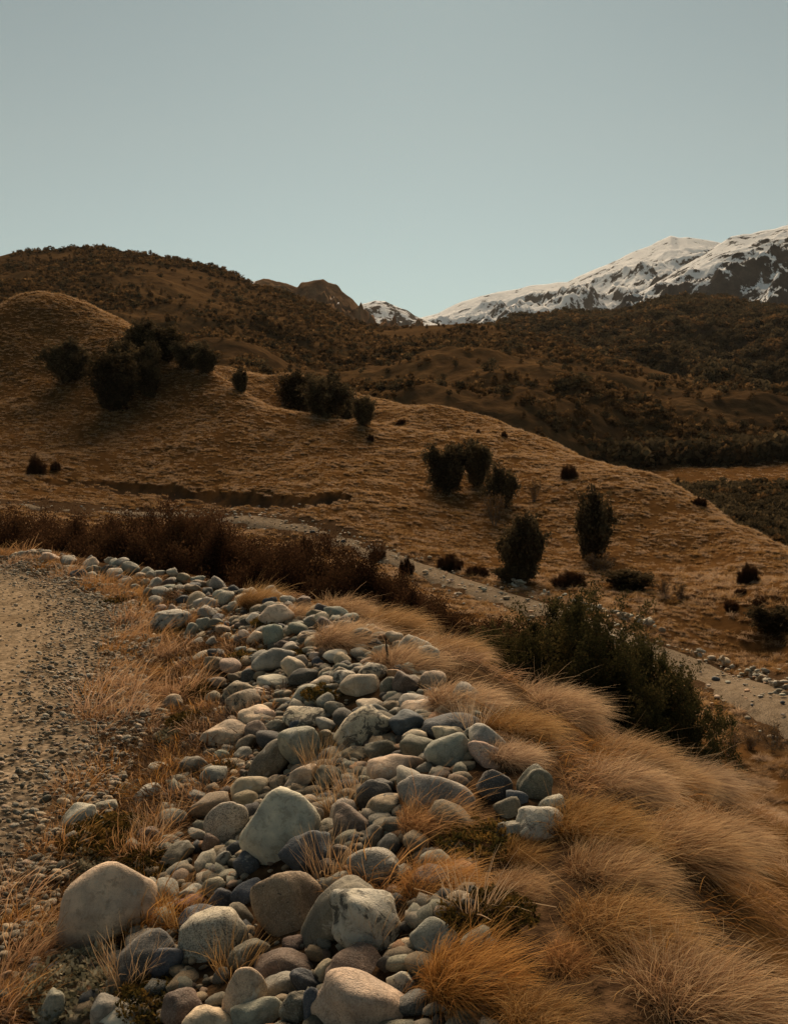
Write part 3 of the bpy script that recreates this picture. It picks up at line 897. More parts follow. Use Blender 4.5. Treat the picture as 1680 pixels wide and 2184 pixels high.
 ('T',490,257,565,330,'brown',6,0,'round brown stone left of the upright triangular one'),
 ('T',130,168,290,265,'mottled',9,0,'blackish lichen-covered boulder beside the far orange tufts'),
 ('T',303,103,410,180,'grey',7,10,'grey boulder in the far cluster of cobbles'),
 ('T',325,148,405,185,'white',6,0,'pale stone in front of the far grey boulder'),
 ('T',392,72,455,118,'green',6,0,'grey-green stone on the very top of the far cluster'),
 ('T',270,222,322,290,'green',6,20,'upright grey-green egg stone by the lichen-covered boulder'),
 ('T',545,258,620,320,'pink',7,30,'pink-cream stone between the brown and the triangular stones'),
 ('T',105,850,205,900,'white',6,5,'white lichened flat stone on the road flank of the heap'),
 ('T',250,820,370,910,'olive',7,10,'large dull brown stone on the road flank of the heap'),
 ('T',345,865,450,940,'grey',7,10,'grey stone half under a dark green sprig'),
 ('T',290,715,353,775,'tan',14,5,'square tan block left of the ridged pink boulder'),
 ('T',168,545,255,630,'tan',11,20,'brownish broken slab among the verge tufts'),
 ('T',398,790,465,838,'green',6,5,'small grey-green stone under the ridged pink boulder'),
 ('T',540,665,640,770,'brown',7,10,'brown shaded stone behind the wedge-shaped one'),
 ('T',515,600,680,680,'cream',6,10,'long cream-grey lumpy stone on the heap flank'),
 ('T',445,362,520,400,'green',6,10,'flat grey-green stone on the far flank beside twigs'),
 ('T',490,325,542,365,'green',6,0,'rounded greenish cobble below the round brown stone'),
 ('T',428,306,464,332,'cream',6,0,'small bright cream cobble on bare earth'),
 ('T',560,138,640,185,'tan',6,0,'tan stone just left of the crowning cream boulder'),
 ('T',405,230,480,265,'tan',6,8,'flat tan stone lying on the far flank'),
 ('T',523,425,590,490,'dark',6,10,'dark grey stone below the grey-green dome'),
 ('T',575,433,640,475,'tan',6,0,'tan cobble next to the dark stone below the dome'),
 ('T',560,512,655,560,'cream',6,-5,'cream oval stone right of the dark-faced brown one'),
 ('T',360,525,440,575,'cream',6,5,'cream-tan stone at the inner edge of the verge grass'),
 ('T',660,520,735,560,'olive',6,0,'olive cobble above the flat olive stone'),
 ('T',665,553,750,592,'olive',5,-5,'flat olive stone on the heap slope'),
 ('T',830,350,880,388,'white',6,0,'small white stone left of the white speckled boulder'),
 ('T',838,373,890,415,'slate',6,0,'small dark stone under the small white one'),
]
placed = []          # x, y, radius of everything the scatter must keep clear of
sb = np.array([(REG[s[0]][0] + REG[s[0]][2] * (s[1] + s[3]) / 2, REG[s[0]][1] + REG[s[0]][2] * s[4], REG[s[0]][0] + REG[s[0]][2] * s[1], REG[s[0]][0] + REG[s[0]][2] * s[3], REG[s[0]][1] + REG[s[0]][2] * s[2]) for s in STONES])
sh_ = hit(sb[:, 0], sb[:, 4] * 0.12 + sb[:, 1] * 0.88, 60.0)
for i, s in enumerate(STONES):
    rs = np.random.default_rng(1000 + i)
    U, Vb, U0, U1, Vt = sb[i]
    base = sh_[i]
    dist = np.linalg.norm(base - np.array([0, 0, CAMZ]))
    wpx = (U1 - U0) * PX; hpx = (Vb - Vt) * PX
    for _ in range(2):
        w = wpx / FPX * dist; h = hpx / FPX * dist
        dep = w * rs.uniform(0.72, 0.95) if _ == 0 else dep
        dist = np.linalg.norm(base - np.array([0, 0, CAMZ])) + 0.30 * dep
    tl = math.radians(s[7])
    el = (1.0, 0.9, 1.0) if abs(s[7]) < 18 else (1.45, 0.95, 0.85)
    v, f = stone_verts(500 + i, 4 if wpx > 26 else 3, s[6] * 1.45, el, tl, rs.uniform(-0.2, 0.2), 1.35)
    v -= (v.max(0) + v.min(0)) / 2
    ex = v.max(0) - v.min(0)
    # apparent height mixes true height and the depth seen from above
    el_ang = math.asin(max(0.05, (CAMZ - base[2]) / dist))
    hz = max(0.45 * h, h * math.cos(el_ang) * 1.02)
    v = v / ex * np.array([w * 1.09, dep * 1.04, hz * 1.17])
    dr = ray(U, (Vt + Vb) / 2)
    ctr = dr / np.linalg.norm(dr) * dist
    ctr[2] += CAMZ
    o = link("boulder" if wpx > 40 else "stone", mesh_from("stone", v, f), M_STONE, loc=ctr)
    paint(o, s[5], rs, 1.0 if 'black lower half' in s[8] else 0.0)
    tag(o, s[8], "boulder" if wpx > 40 else "stone", "stones heaped along the road")
    placed.append((ctr[0], ctr[1], max(w, dep) * 0.5))
placed = np.array(placed)

def clear_of(x, y, r, arr, slack=0.85):
    return (np.hypot(arr[:, 0] - x, arr[:, 1] - y) > slack * (arr[:, 2] + r)).all()

# cobbles between the surveyed stones
COBBLE = []
for i in range(12):
    rs = np.random.default_rng(40 + i)
    v, f = stone_verts(40 + i, 3, rs.uniform(5, 17), (1.0, rs.uniform(0.62, 1.0), rs.uniform(0.45, 0.9)), 0, 0, 1.5)
    v = v / np.abs(v[:, 0]).max()
    COBBLE.append(mesh_from("cobble", v, f))
SOURCE = bpy.data.collections.new("scatter_sources")       # unlinked: only feeds the ground-cover scatters
def source(objs):
    c = bpy.data.collections.new("scatter_source")
    for o in objs:
        c.objects.link(o)
    return c

cnt = 0
tries = 0
KNAMES = ['grey', 'green', 'tan', 'cream', 'dark', 'brown', 'granite', 'pink', 'slate', 'olive', 'white', 'mottled']
KPROB = np.array([.16, .14, .12, .11, .08, .08, .09, .06, .05, .05, .03, .03]); KPROB /= KPROB.sum()
CWORD = {'grey': 'grey', 'green': 'grey-green', 'tan': 'tan', 'cream': 'cream', 'dark': 'dark grey', 'brown': 'brown', 'granite': 'speckled granite', 'pink': 'pinkish', 'slate': 'blue slate',
         'olive': 'olive', 'white': 'whitish', 'mottled': 'blotched'}
plist = [tuple(p) for p in placed]
while cnt < 146 and tries < 8000:
    tries += 1
    y = 2.2 + 8.5 * rng.random() ** 1.1
    yc = y
    k = np.interp(y, CREST[:, 1], CREST[:, 0])
    x = k - rng.random() ** 1.15 * np.interp(y, [3.5, 5], [1.4, 1.1]) * np.interp(y, [0, 6, 9, 12], [1, 0.92, 0.6, 0.4]) + np.interp(y, [3, 4.2], [-0.25, 0.02])
    u = (x / y) * FPX + W / 2
    if u < 5 or u > 782: continue
    r = rng.uniform(0.045, 0.082) * (0.85 + 0.05 * y)
    arr = np.array(plist)
    if not clear_of(x, y, r, arr, 0.9): continue
    z = float(near_z(np.array([x]), np.array([y]))[0])
    kn = KNAMES[rng.choice(len(KNAMES), p=KPROB)]
    o = link("cobble", COBBLE[rng.integers(12)], M_STONE, loc=(x, y, z + r * 0.35), rot=(rng.uniform(-.35, .35), rng.uniform(-.35, .35), rng.uniform(0, 6.28)), scale=(r * rng.uniform(.9, 1.15), r, r))
    paint(o, kn, rng)
    far = 'far end of the heap' if y > 6.5 else ('middle of the heap' if y > 4 else 'near end of the heap')
    sd = 'between the big stones' if x > k - 0.75 else 'on the road-side flank'
    tag(o, f"small {CWORD[kn]} cobble {sd}, {far}", "cobble", f"small {CWORD[kn]} cobbles {sd}, {far}")
    plist.append((x, y, r)); cnt += 1
placed = np.array(plist)

# ------------------------------------------------------------------ scatter helper (uncountable stuff only)
def scatter(name, pts, rots, scl, pick, coll, mat_points=None):
    me = bpy.data.meshes.new(name)
    me.vertices.add(len(pts))
    me.vertices.foreach_set("co", np.asarray(pts, np.float32).ravel())
    for nm, typ, dat in (("rot", 'FLOAT_VECTOR', rots), ("scl", 'FLOAT_VECTOR', scl)):
        a = me.attributes.new(nm, typ, 'POINT'); a.data.foreach_set("vector", np.asarray(dat, np.float32).ravel())
    a = me.attributes.new("pick", 'INT', 'POINT'); a.data.foreach_set("value", np.asarray(pick, np.int32))
    o = link(name, me)
    ng = bpy.data.node_groups.new(name + "_scatter", 'GeometryNodeTree')
    ng.interface.new_socket("Geometry", in_out='INPUT', socket_type='NodeSocketGeometry')
    ng.interface.new_socket("Geometry", in_out='OUTPUT', socket_type='NodeSocketGeometry')
    gi = ng.nodes.new("NodeGroupInput"); go = ng.nodes.new("NodeGroupOutput")
    ip = ng.nodes.new("GeometryNodeInstanceOnPoints")
    ci = ng.nodes.new("GeometryNodeCollectionInfo")
    ci.inputs['Collection'].default_value = coll
    ci.inputs['Separate Children'].default_value = True
    ci.inputs['Reset Children'].default_value = True
    def na(nm, typ):
        n = ng.nodes.new("GeometryNodeInputNamedAttribute"); n.data_type = typ; n.inputs['Name'].default_value = nm
        return n.outputs['Attribute']
    L = ng.links.new
    L(gi.outputs[0], ip.inputs['Points']); L(ci.outputs[0], ip.inputs['Instance'])
    ip.inputs['Pick Instance'].default_value = True
    L(na("pick", 'INT'), ip.inputs['Instance Index'])
    L(na("rot", 'FLOAT_VECTOR'), ip.inputs['Rotation'])
    L(na("scl", 'FLOAT_VECTOR'), ip.inputs['Scale'])
    L(ip.outputs[0], go.inputs[0])
    md = o.modifiers.new("scatter", 'NODES'); md.node_group = ng
    o["kind"] = "stuff"
    return o

def src_obj(mesh, mat, kind=None, r=None):
    o = bpy.data.objects.new("scatter_piece", mesh)
    if mat is not None and len(mesh.materials) == 0: mesh.materials.append(mat)
    if kind: paint(o, kind, r)
    return o

# pebbles of the verge, the heap's filling and the road gravel
rg = np.random.default_rng(91)
PEB = []
for i in range(8):
    v, f = stone_verts(900 + i, 2, rg.uniform(6, 18), (1.0, rg.uniform(0.6, 0.95), rg.uniform(0.4, 0.8)), 0, 0, 1.4)
    PEB.append(mesh_from("pebble", v / np.abs(v[:, 0]).max(), f))
_pm = {}
def peb_mat(k):
    if k not in _pm: _pm[k] = mat_stone(KINDS[k])
    return _pm[k]
peb_objs = [src_obj(PEB[i % 8].copy(), peb_mat(k)) for i, k in enumerate(['grey', 'green', 'tan', 'cream', 'olive', 'brown', 'granite', 'pink', 'tan', 'dark', 'tan', 'slate', 'olive', 'green', 'orange', 'grey'])]
PEBC = source(peb_objs)
GRAVC = source([src_obj(PEB[i % 8].copy(), peb_mat(k)) for i, k in enumerate(['tan', 'cream', 'tan', 'olive', 'grey', 'tan', 'pink', 'brown', 'cream', 'tan', 'granite', 'olive', 'tan', 'orange', 'grey', 'cream'])])
def scatter_stones(name, xs, ysn, rad, label, cat, sink=0.3, zf=near_z, coll=None):
    n = len(xs)
    z = zf(xs, ysn)
    rots = np.stack([rg.uniform(-.4, .4, n), rg.uniform(-.4, .4, n), rg.uniform(0, 6.28, n)], -1)
    sc = np.stack([rad * rg.uniform(.9, 1.3, n), rad, rad * rg.uniform(.75, 1.1, n)], -1)
    o = scatter(name, np.stack([xs, ysn, z + rad * sink], -1), rots, sc, rg.integers(0, 16, n), coll or PEBC)
    tag(o, label, cat, kind="stuff")
    return o
# filling cobbles over the heap
def heap_points(n, lo, hi):
    y = 1.2 + 12.5 * rg.random(n) ** 1.25
    k = np.interp(y, CREST[:, 1], CREST[:, 0])
    return k + (lo + (hi - lo) * rg.random(n)) * np.interp(y, [0, 6, 9, 12], [1, 0.92, 0.62, 0.45]), y
x, y = heap_points(4200, -0.95, 0.0)
yn = 1.7 + 3.2 * rg.random(2600)
x = np.concatenate([x, np.interp(yn, CREST[:, 1], CREST[:, 0]) - 0.12 - 1.3 * rg.random(2600)]); y = np.concatenate([y, yn])
rr = rg.uniform(0.022, 0.058, len(x)) * (0.8 + 0.05 * y)
pk = np.array([clear_of(a, b, c, placed, 0.74) for a, b, c in zip(x, y, rr)])
bald = fbm(x * 1.6, y * 1.6, 3, 77) + 0.25 * smooth(-0.5, -1.2, x - np.interp(y, CREST[:, 1], CREST[:, 0]))
keep = pk & (x < np.interp(y, CREST[:, 1], CREST[:, 0]) - 0.22 * smooth(4.2, 3.0, y)) & (bald < 0.34 - 0.62 * smooth(6.8, 9.5, y))
scatter_stones("rubble", x[keep], y[keep], rr[keep], "small cobbles filling the gaps of the stone heap", "rubble", 0.08)
# small pebbles among the litter of the verge
x, y = heap_points(7500, -1.85, -0.5)
rr = np.abs(rg.normal(0.006, 0.009, len(x))) + 0.006
scatter_stones("pebbles", x, y, rr, "small pebbles strewn over the brown road verge", "pebbles", 0.3, near_z, GRAVC)
# road gravel
n = 34000
y = 1.6 + 11.5 * rg.random(n) ** 1.35
k = np.interp(y, CREST[:, 1], CREST[:, 0]) - mound_width(y)
dd = rg.random(n) ** 1.25 * 4.0
x = k + 0.15 - dd
u = (x / y) * FPX + W / 2
trk_ = np.exp(-((dd - 1.1) / 0.38) ** 2)
keep = (u > -60) & (rg.random(n) > np.maximum(trk_ * 0.85, smooth(0.3, 1.6, dd) * 0.72))
x, y, dd = x[keep], y[keep], dd[keep]
rr = (np.abs(rg.normal(0.002, 0.006, len(x))) + 0.0055) * np.interp(dd, [0, 0.5, 2], [1.25, 1.0, 0.85])
scatter_stones("gravel", x, y, rr, "loose rounded gravel covering the upper road", "gravel", 0.2, lambda a, b: near_z(a, b) + 0.036, GRAVC)

# ------------------------------------------------------------------ grasses
def blades(seed, n, r0, L, width, spread, wind, droop, K=6, stiff=0.0, Lvar=0.35, windvar=0.4, updown=1.0, locks=0, lockmix=0.8):
    """a tuft of n tapering curved blades; returns verts, faces, along, hue"""
    r = np.random.default_rng(seed)
    a = r.uniform(0, 6.2832, n); rad = r0 * np.sqrt(r.random(n))
    root = np.stack([rad * np.cos(a), rad * np.sin(a), np.full(n, -0.02)], -1)
    tiltang = spread * (0.15 + 0.85 * r.random(n) ** 0.7)
    aa = a + r.normal(0, 0.6, n)
    d0 = np.stack([np.cos(aa) * np.sin(tiltang), np.sin(aa) * np.sin(tiltang), np.cos(tiltang) * updown], -1)
    Ln = L * (1 - Lvar * r.random(n) ** 1.2)
    wv = np.zeros((n, 3)); wv[:, 0] = wind * (1 + windvar * r.normal(0, 1, n)); wv[:, 1] = wind * 0.35 * r.normal(0, 1, n)
    wv[:, 2] = -droop * (1 + 0.4 * r.normal(0, 1, n))
    t = np.linspace(0, 1, K)
    if locks:
        # blades gather into wisps: each keeps its root but bends toward its lock's own line
        lk = r.integers(0, locks, n); li_ = r.integers(0, n, locks)
        g = lockmix * r.uniform(0.5, 1.0, n)[:, None]
        d0 = d0 * (1 - g) + d0[li_][lk] * g
        wv = wv * (1 - g) + (wv[li_] * r.uniform(0.7, 1.35, (locks, 1)))[lk] * g
        root = root * (1 - 0.5 * g) + root[li_][lk] * 0.5 * g
        Ln = Ln * r.uniform(0.78, 1.12, locks)[lk]
    C = root[:, None] + Ln[:, None, None] * (d0[:, None] * t[None, :, None] + wv[:, None] * (t ** 2)[None, :, None] * (1 - stiff))
    curl = r.normal(0, 0.035, (n, 3)) * Ln[:, None]
    C = C + curl[:, None] * np.sin(t * 4.5)[None, :, None]
    T = np.gradient(C, axis=1)
    side = np.cross(T, r.normal(0, 1, (n, 1, 3)))
    side /= np.linalg.norm(side, axis=2)[..., None] + 1e-9
    wd = (width * (0.6 + 0.8 * r.random(n)))[:, None] * (1 - 0.85 * t[None] ** 1.5)
    A = C - side * wd[..., None] / 2; B = C + side * wd[..., None] / 2
    v = np.stack([A, B], 2).reshape(-1, 3)
    base = np.arange(n)[:, None] * (2 * K) + np.arange(K - 1)[None] * 2
    base = base.ravel()
    f = np.stack([base, base + 1, base + 3, base + 2], -1)
    al = np.repeat(np.repeat(t[None], n, 0)[..., None], 2, 2).ravel()
    hu = np.repeat(np.clip(r.random(n) * 0.75 + (0.25 * r.random(locks)[lk] if locks else 0.25 * r.random(n)), 0, 1), 2 * K)
    return v, f, al, hu

def tuft_mesh(name, parts):
    vs, fs, al, hu = [], [], [], []
    o = 0
    for v, f, a, h in parts:
        vs.append(v); fs.append(f + o); al.append(a); hu.append(h); o += len(v)
    return mesh_from(name, np.concatenate(vs), np.concatenate(fs), attrs={"along": np.concatenate(al), "hue": np.concatenate(hu)})

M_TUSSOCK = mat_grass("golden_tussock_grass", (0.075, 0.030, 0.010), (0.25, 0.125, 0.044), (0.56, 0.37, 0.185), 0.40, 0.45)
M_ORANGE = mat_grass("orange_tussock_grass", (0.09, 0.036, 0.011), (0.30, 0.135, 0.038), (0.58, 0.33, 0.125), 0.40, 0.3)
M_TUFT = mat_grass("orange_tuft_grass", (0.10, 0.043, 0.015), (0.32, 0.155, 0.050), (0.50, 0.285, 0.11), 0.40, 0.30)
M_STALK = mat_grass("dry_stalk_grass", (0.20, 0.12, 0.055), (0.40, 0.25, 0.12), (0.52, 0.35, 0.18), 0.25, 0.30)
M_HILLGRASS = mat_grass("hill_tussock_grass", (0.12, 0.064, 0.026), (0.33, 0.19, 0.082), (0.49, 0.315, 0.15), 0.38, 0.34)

TUSSOCK = []
for i in range(9):
    r = np.random.default_rng(300 + i)
    TUSSOCK.append(tuft_mesh("tussock", [
        blades(310 + i, 4200, 0.15, 0.275, 0.0020, 1.12, r.uniform(0.26, 0.48), 0.42, 8, Lvar=0.30, windvar=0.3, locks=90),
        blades(330 + i, 900, 0.15, 0.24, 0.0022, 1.35, r.uniform(0.15, 0.35), 0.6, 6, locks=40),
        blades(350 + i, 50, 0.10, 0.36, 0.0026, 0.9, 0.35, 0.25, 7, windvar=0.9)]))
def bare_copy(m):
    c = m.copy(); c.materials.clear(); return c
TUFT = []
for i in range(6):
    TUFT.append(tuft_mesh("tuft", [
        blades(410 + i, 900, 0.10, 0.165, 0.0030, 1.3, 0.22, 0.45, 5, locks=45),
        blades(430 + i, 25, 0.05, 0.22, 0.003, 0.6, 0.3, 0.15, 5)]))
STALKS = []
for i in range(4):
    STALKS.append(tuft_mesh("stalks", [blades(450 + i, 75, 0.10, 0.40, 0.0042, 0.55, 0.10, 0.12, 6, windvar=1.2), blades(460 + i, 10, 0.06, 0.42, 0.006, 1.1, 0.25, 0.35, 6, windvar=1.0)]))

def put(name, mesh, mat, x, y, s, rz, label, cat, group, zoff=0.0, tiltx=0.0, tilty=0.0, squash=1.0):
    z = float(ground_z(np.array([x]), np.array([y]))[0])
    o = link(name, mesh, mat, loc=(x, y, z + zoff), rot=(tiltx, tilty, rz), scale=(s, s, s * squash))
    return tag(o, label, cat, group)

rt = np.random.default_rng(55)
tus = []     # x, y
# surveyed tussocks: U, V of the foot, width, label
TS = [
 (548, 1292, 95, "tall tussock at the far end of the stone heap, against the dark thicket"),
 (640, 1318, 100, "tussock right of the cream boulder crowning the heap"),
 (735, 1372, 165, "broad wind-combed tussock behind the heap, below the dark thicket"),
 (860, 1425, 165, "golden tussock behind the burnt stick"),
 (975, 1505, 165, "tussock right of the sharp triangular brown rock"),
 (1090, 1560, 150, "tussock above the long dark blue-grey boulder"),
 (1085, 1620, 120, "drooping tussock hanging over the upright brown-grey dome"),
 (915, 1775, 165, "tall orange tussock growing in the middle of the stones"),
 (925, 1905, 165, "orange tussock beside the speckled oval boulder"),
 (1125, 1835, 130, "brownish tussock below the long blotched boulder"),
 (1110, 1905, 130, "small flattened tussock above the two lowest right stones"),
 (990, 2105, 215, "large orange tussock right of the huge pinkish boulder"),
 (1230, 2060, 150, "orange tussock next to the two stones low on the slope"),
 (1160, 2190, 190, "tussock cut by the bottom edge beside the heap"),
 (1310, 1990, 240, "big pale tussock with grey heart, low on the slope"),
 (1480, 2140, 290, "largest pale tussock in the bottom right of the photo"),
 (1245, 1775, 200, "tussock just right of the row of round stones"),
 (1440, 1815, 210, "fine straw tussock halfway down the open slope"),
 (1290, 1870, 190, "low tussock between the blotched boulder and the pale ones"),
]
TP = hit([t[0] for t in TS], [t[1] for t in TS], 60.0)
for i, (U, V, wpx, lab) in enumerate(TS):
    p = TP[i]
    dist = np.linalg.norm(p - np.array([0, 0, CAMZ]))
    s = wpx * PX / FPX * dist / 0.44
    s = float(np.clip(s, 0.35, 1.0))
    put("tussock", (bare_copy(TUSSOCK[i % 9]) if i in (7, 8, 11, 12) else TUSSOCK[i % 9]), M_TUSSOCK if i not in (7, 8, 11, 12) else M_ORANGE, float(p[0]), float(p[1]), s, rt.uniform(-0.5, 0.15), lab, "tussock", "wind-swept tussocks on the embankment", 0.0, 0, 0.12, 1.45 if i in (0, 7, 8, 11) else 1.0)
    tus.append((p[0], p[1], 0.30 * s))
# the rest of the embankment tussocks
ZON = [(0, 4.2, "bottom of the photo"), (4.2, 7, "beside the stone heap"), (7, 11, "above the dark green shrub"), (11, 30, "toward the valley floor")]
cand = []
for j in range(12000):
    if j < 6000:
        y = 1.7 + 7.5 * rt.random(); s = 0.12 + 4.2 * rt.random()
    else:
        y = 1.8 + 15 * rt.random(); s = 0.12 + 9.5 * rt.random()
    cand.append((y, s))
cy = np.array([c[0] for c in cand]); cs_ = np.array([c[1] for c in cand])
cxk = np.interp(cy, CREST[:, 1], CREST[:, 0])
cX = cxk + cs_
S_, _ = crest_coords(cX, cy)
uu = cX / (cy * math.cos(PITCH)) * FPX + W / 2
n_t = 0
for i in range(len(cX)):
    if n_t >= 250: break
    if uu[i] > 930 or uu[i] < 200 or S_[i] < 0.2 or S_[i] > 8.5 or (cy[i] > 7.6 and S_[i] < 1.2): continue
    sz = rt.uniform(0.72, 1.25)
    r = 0.235 * sz
    if not clear_of(cX[i], cy[i], r, np.array(tus), 1.2): continue
    if not clear_of(cX[i] + 0.08, cy[i] - 0.10, 0.14, placed, 0.85): continue
    dlab = "up against the stones" if S_[i] < 0.7 else ("on the upper slope" if S_[i] < 2.2 else ("halfway down the slope" if S_[i] < 4.5 else "low on the slope"))
    zl = [z[2] for z in ZON if z[0] <= cy[i] < z[1]][0]
    put("tussock", TUSSOCK[rt.integers(9)], M_TUSSOCK, float(cX[i]), float(cy[i]), sz, rt.uniform(-0.75, 0.15), f"wind-swept golden tussock {dlab}, {zl}", "tussock", f"golden tussocks {dlab}, {zl}", 0.0, 0, 0.15)
    tus.append((cX[i], cy[i], r)); n_t += 1
tus = np.array(tus)
print("tussocks", n_t)

# thin straw between the tussocks
straw = [tuft_mesh("straw", [blades(395 + i, 170, 0.13, 0.13, 0.0018, 1.3, 0.4, 0.45, 5, locks=12)]) for i in range(3)]
SCS = source([src_obj(m, M_TUFT) for m in straw])
n = 900
y = 1.4 + 14 * rt.random(n) ** 1.15
x = np.interp(y, CREST[:, 1], CREST[:, 0]) + 0.1 + 7 * rt.random(n) ** 1.3
S2, _ = crest_coords(x, y)
keep = (S2 > 0.16) & (S2 < 5.5) & (x / y < 0.62) & (x / y > -0.25)
x, y = x[keep], y[keep]; n = len(x)
sc = rt.uniform(0.7, 1.4, n)
tag(scatter("grass", np.stack([x, y, near_z(x, y)], -1), np.stack([np.zeros(n), rt.uniform(0, .5, n), rt.uniform(-1.1, .4, n)], -1), np.stack([sc, sc, sc], -1), rt.integers(0, 3, n), SCS), "thin straw growing between the embankment tussocks", "grass")

# short orange tufts of the verge
VT = [(150, 280), (230, 290), (350, 350), (420, 380), (560, 440), (520, 410), (610, 540), (650, 500), (560, 560), (730, 720), (690, 700), (780, 690), (640, 810), (590, 780), (560, 880), (500, 910), (850, 870), (800, 880),
      (60, 300), (20, 250), (110, 250), (190, 320), (300, 330), (270, 370), (380, 410), (640, 450), (480, 390), (470, 440), (620, 600), (700, 640), (540, 640), (490, 820), (430, 900), (440, 990),
      (540, 985), (590, 960), (450, 1060), (620, 870), (500, 700), (490, 770), (520, 690), (860, 550), (800, 560), (680, 590), (400, 960), (470, 850)]
VTA = [(330, 60), (300, 80), (480, 85), (280, 180), (590, 660), (680, 620), (660, 80), (30, 590), (10, 660), (60, 690), (20, 985), (50, 960), (330, 320), (600, 340), (90, 780), (720, 210), (540, 320), (40, 500), (250, 330), (1590, 470), (640, 330), (440, 30)]
P1 = [(.4761 * a, 1066.4 + .4761 * b) for a, b in VT] + [(.5078 * a, 1652.9 + .5078 * b) for a, b in VTA]
hp = hit([p[0] for p in P1], [p[1] for p in P1], 40.0)
for i, p in enumerate(hp):
    yv = p[1]
    zl = "where the road bends away" if yv > 8 else ("along the gravel road edge" if yv > 5 else ("beside the road-side flank stones" if yv > 3.4 else "near the very large cream boulder"))
    put("tuft", TUFT[i % 6], M_TUFT, float(p[0]), float(p[1]), rt.uniform(0.8, 1.3) * (1.15 if yv > 5 else 0.95), rt.uniform(-1, 1), f"short orange grass tuft {zl}", "grass tuft", f"orange tufts {zl}")
# finer tufts and litter between them (nobody could count these)
def rot_scatter(n, lean=0.0):
    return np.stack([rt.uniform(-.15, .15, n), rt.uniform(-.1, .2, n) + lean, rt.uniform(-1.2, 1.2, n)], -1)
small = [tuft_mesh("tuftlet", [blades(480 + i, 90, 0.06, 0.10, 0.0034, 1.3, 0.2, 0.35, 4)]) for i in range(4)]
lit = [tuft_mesh("litter", [blades(490 + i, 60, 0.10, 0.09, 0.0045, 1.62, 0.1, 0.2, 4)]) for i in range(3)]
M_LITTER = mat_grass("dead_litter", (0.05, 0.026, 0.013), (0.12, 0.065, 0.030), (0.20, 0.115, 0.055), 0.15, 0.4)
SC = source([src_obj(m, M_TUFT) for m in small] + [src_obj(m, M_LITTER) for m in lit])
n = 5200
y = 1.6 + 10.8 * rt.random(n) ** 1.2
k = np.interp(y, CREST[:, 1], CREST[:, 0])
x = k - np.interp(y, [0, 3.6, 5.2, 9, 12], [1.42, 1.3, 0.62, 0.2, 0.06]) - rt.random(n) * np.interp(y, [0, 3.6, 5.2, 12], [0.5, 0.5, 1.0, 0.4])
den = fbm(x * 1.6, y * 1.6, 3, 77) + 0.25 * smooth(-0.5, -1.2, x - k)
keep = (den > -0.02 + 0.3 * rt.random(n))
x, y = x[keep], y[keep]
z = near_z(x, y)
pick = np.where(rt.random(len(x)) < 0.36, rt.integers(0, 4, len(x)), 4 + rt.integers(0, 3, len(x)))
sc = rt.uniform(0.7, 1.5, len(x))
tag(scatter("grass", np.stack([x, y, z], -1), rot_scatter(len(x)), np.stack([sc, sc, sc], -1), pick, SC), "thin dead grass and litter on the road verge", "grass")

# dry upright stalks among the stones
DS = [(722, 1735, "upright dry stalks rising between the large white boulder and the brown one"), (755, 1700, "dry straw stalks behind the large white boulder"), (700, 1870, "dry stalks beside the square blue-grey block"),
      (800, 2010, "broken pale stalks lying across the leaning olive boulder"), (1010, 1950, "pale bent stalks left of the flat grey-green oval stone"), (330, 1790, "thin dry stalks above the very large cream boulder"),
      (270, 2100, "thin stalks among cushion plants at the bottom"), (1010, 1560, "brown stalks above the big grey boulder"), (390, 1980, "wispy stalks right of the very large cream boulder"), (680, 1650, "thin stalks before the faceted grey-green boulder"),
      (500, 2080, "crossed straw stalks below the half-black egg boulder")]
dp = hit([d[0] for d in DS], [d[1] for d in DS], 40.0)
for i, p in enumerate(dp):
    put("dry_stalks", STALKS[i % 4], M_STALK, float(p[0]), float(p[1]), 0.52 if i not in (3, 10) else 0.42, rt.uniform(-2, 2), DS[i][2], "dry grass", "dry stalks among the stones")

# tussock cover of the lower embankment, valley floor and grass hill
mid_m = [tuft_mesh("tussocklet", [blades(510 + i, 420, 0.12, 0.42, 0.007, 1.2, 0.25, 0.5, 5)]) for i in range(4)]
far_m = [tuft_mesh("tussocklet", [blades(530 + i, 110, 0.17, 0.44, 0.022, 1.15, 0.16, 0.5, 4)]) for i in range(4)]
SCM = source([src_obj(m, M_HILLGRASS) for m in mid_m])
SCF = source([src_obj(m, M_HILLGRASS) for m in far_m])
def cover(name, y0, y1, dens, coll, s0, s1, label, x0=-0.55, x1=0.55, cond=None, spacing=None):
    area = 0.5 * (x1 - x0) * (y1 ** 2 - y0 ** 2)
    n = int(area * dens)
    y = np.sqrt(y0 ** 2 + (y1 ** 2 - y0 ** 2) * rt.random(n))
    x = y * (x0 + (x1 - x0) * rt.random(n))
    keep = poly_dist(x, y, lower_xy) > 1.65 + 0.5 * rt.random(n)
    keep &= rt.random(n) < np.clip(0.85 + 0.7 * fbm(x * 0.12, y * 0.12, 3, 88), 0.4, 1)
    if cond is not None: keep &= cond(x, y)
    x, y = x[keep], y[keep]
    z = ground_z(x, y)
    sc = rt.uniform(s0, s1, len(x)) * np.clip(1 + 0.35 * fbm(x * 0.2, y * 0.2, 2, 99), 0.6, 1.4)
    o = scatter(name, np.stack([x, y, z - 0.02], -1), rot_scatter(len(x), 0.08), np.stack([sc, sc, sc * rt.uniform(0.75, 1.15, len(x))], -1), rt.integers(0, 4, len(x)), coll)
    print(name, len(x))
    return tag(o, label, "grass")
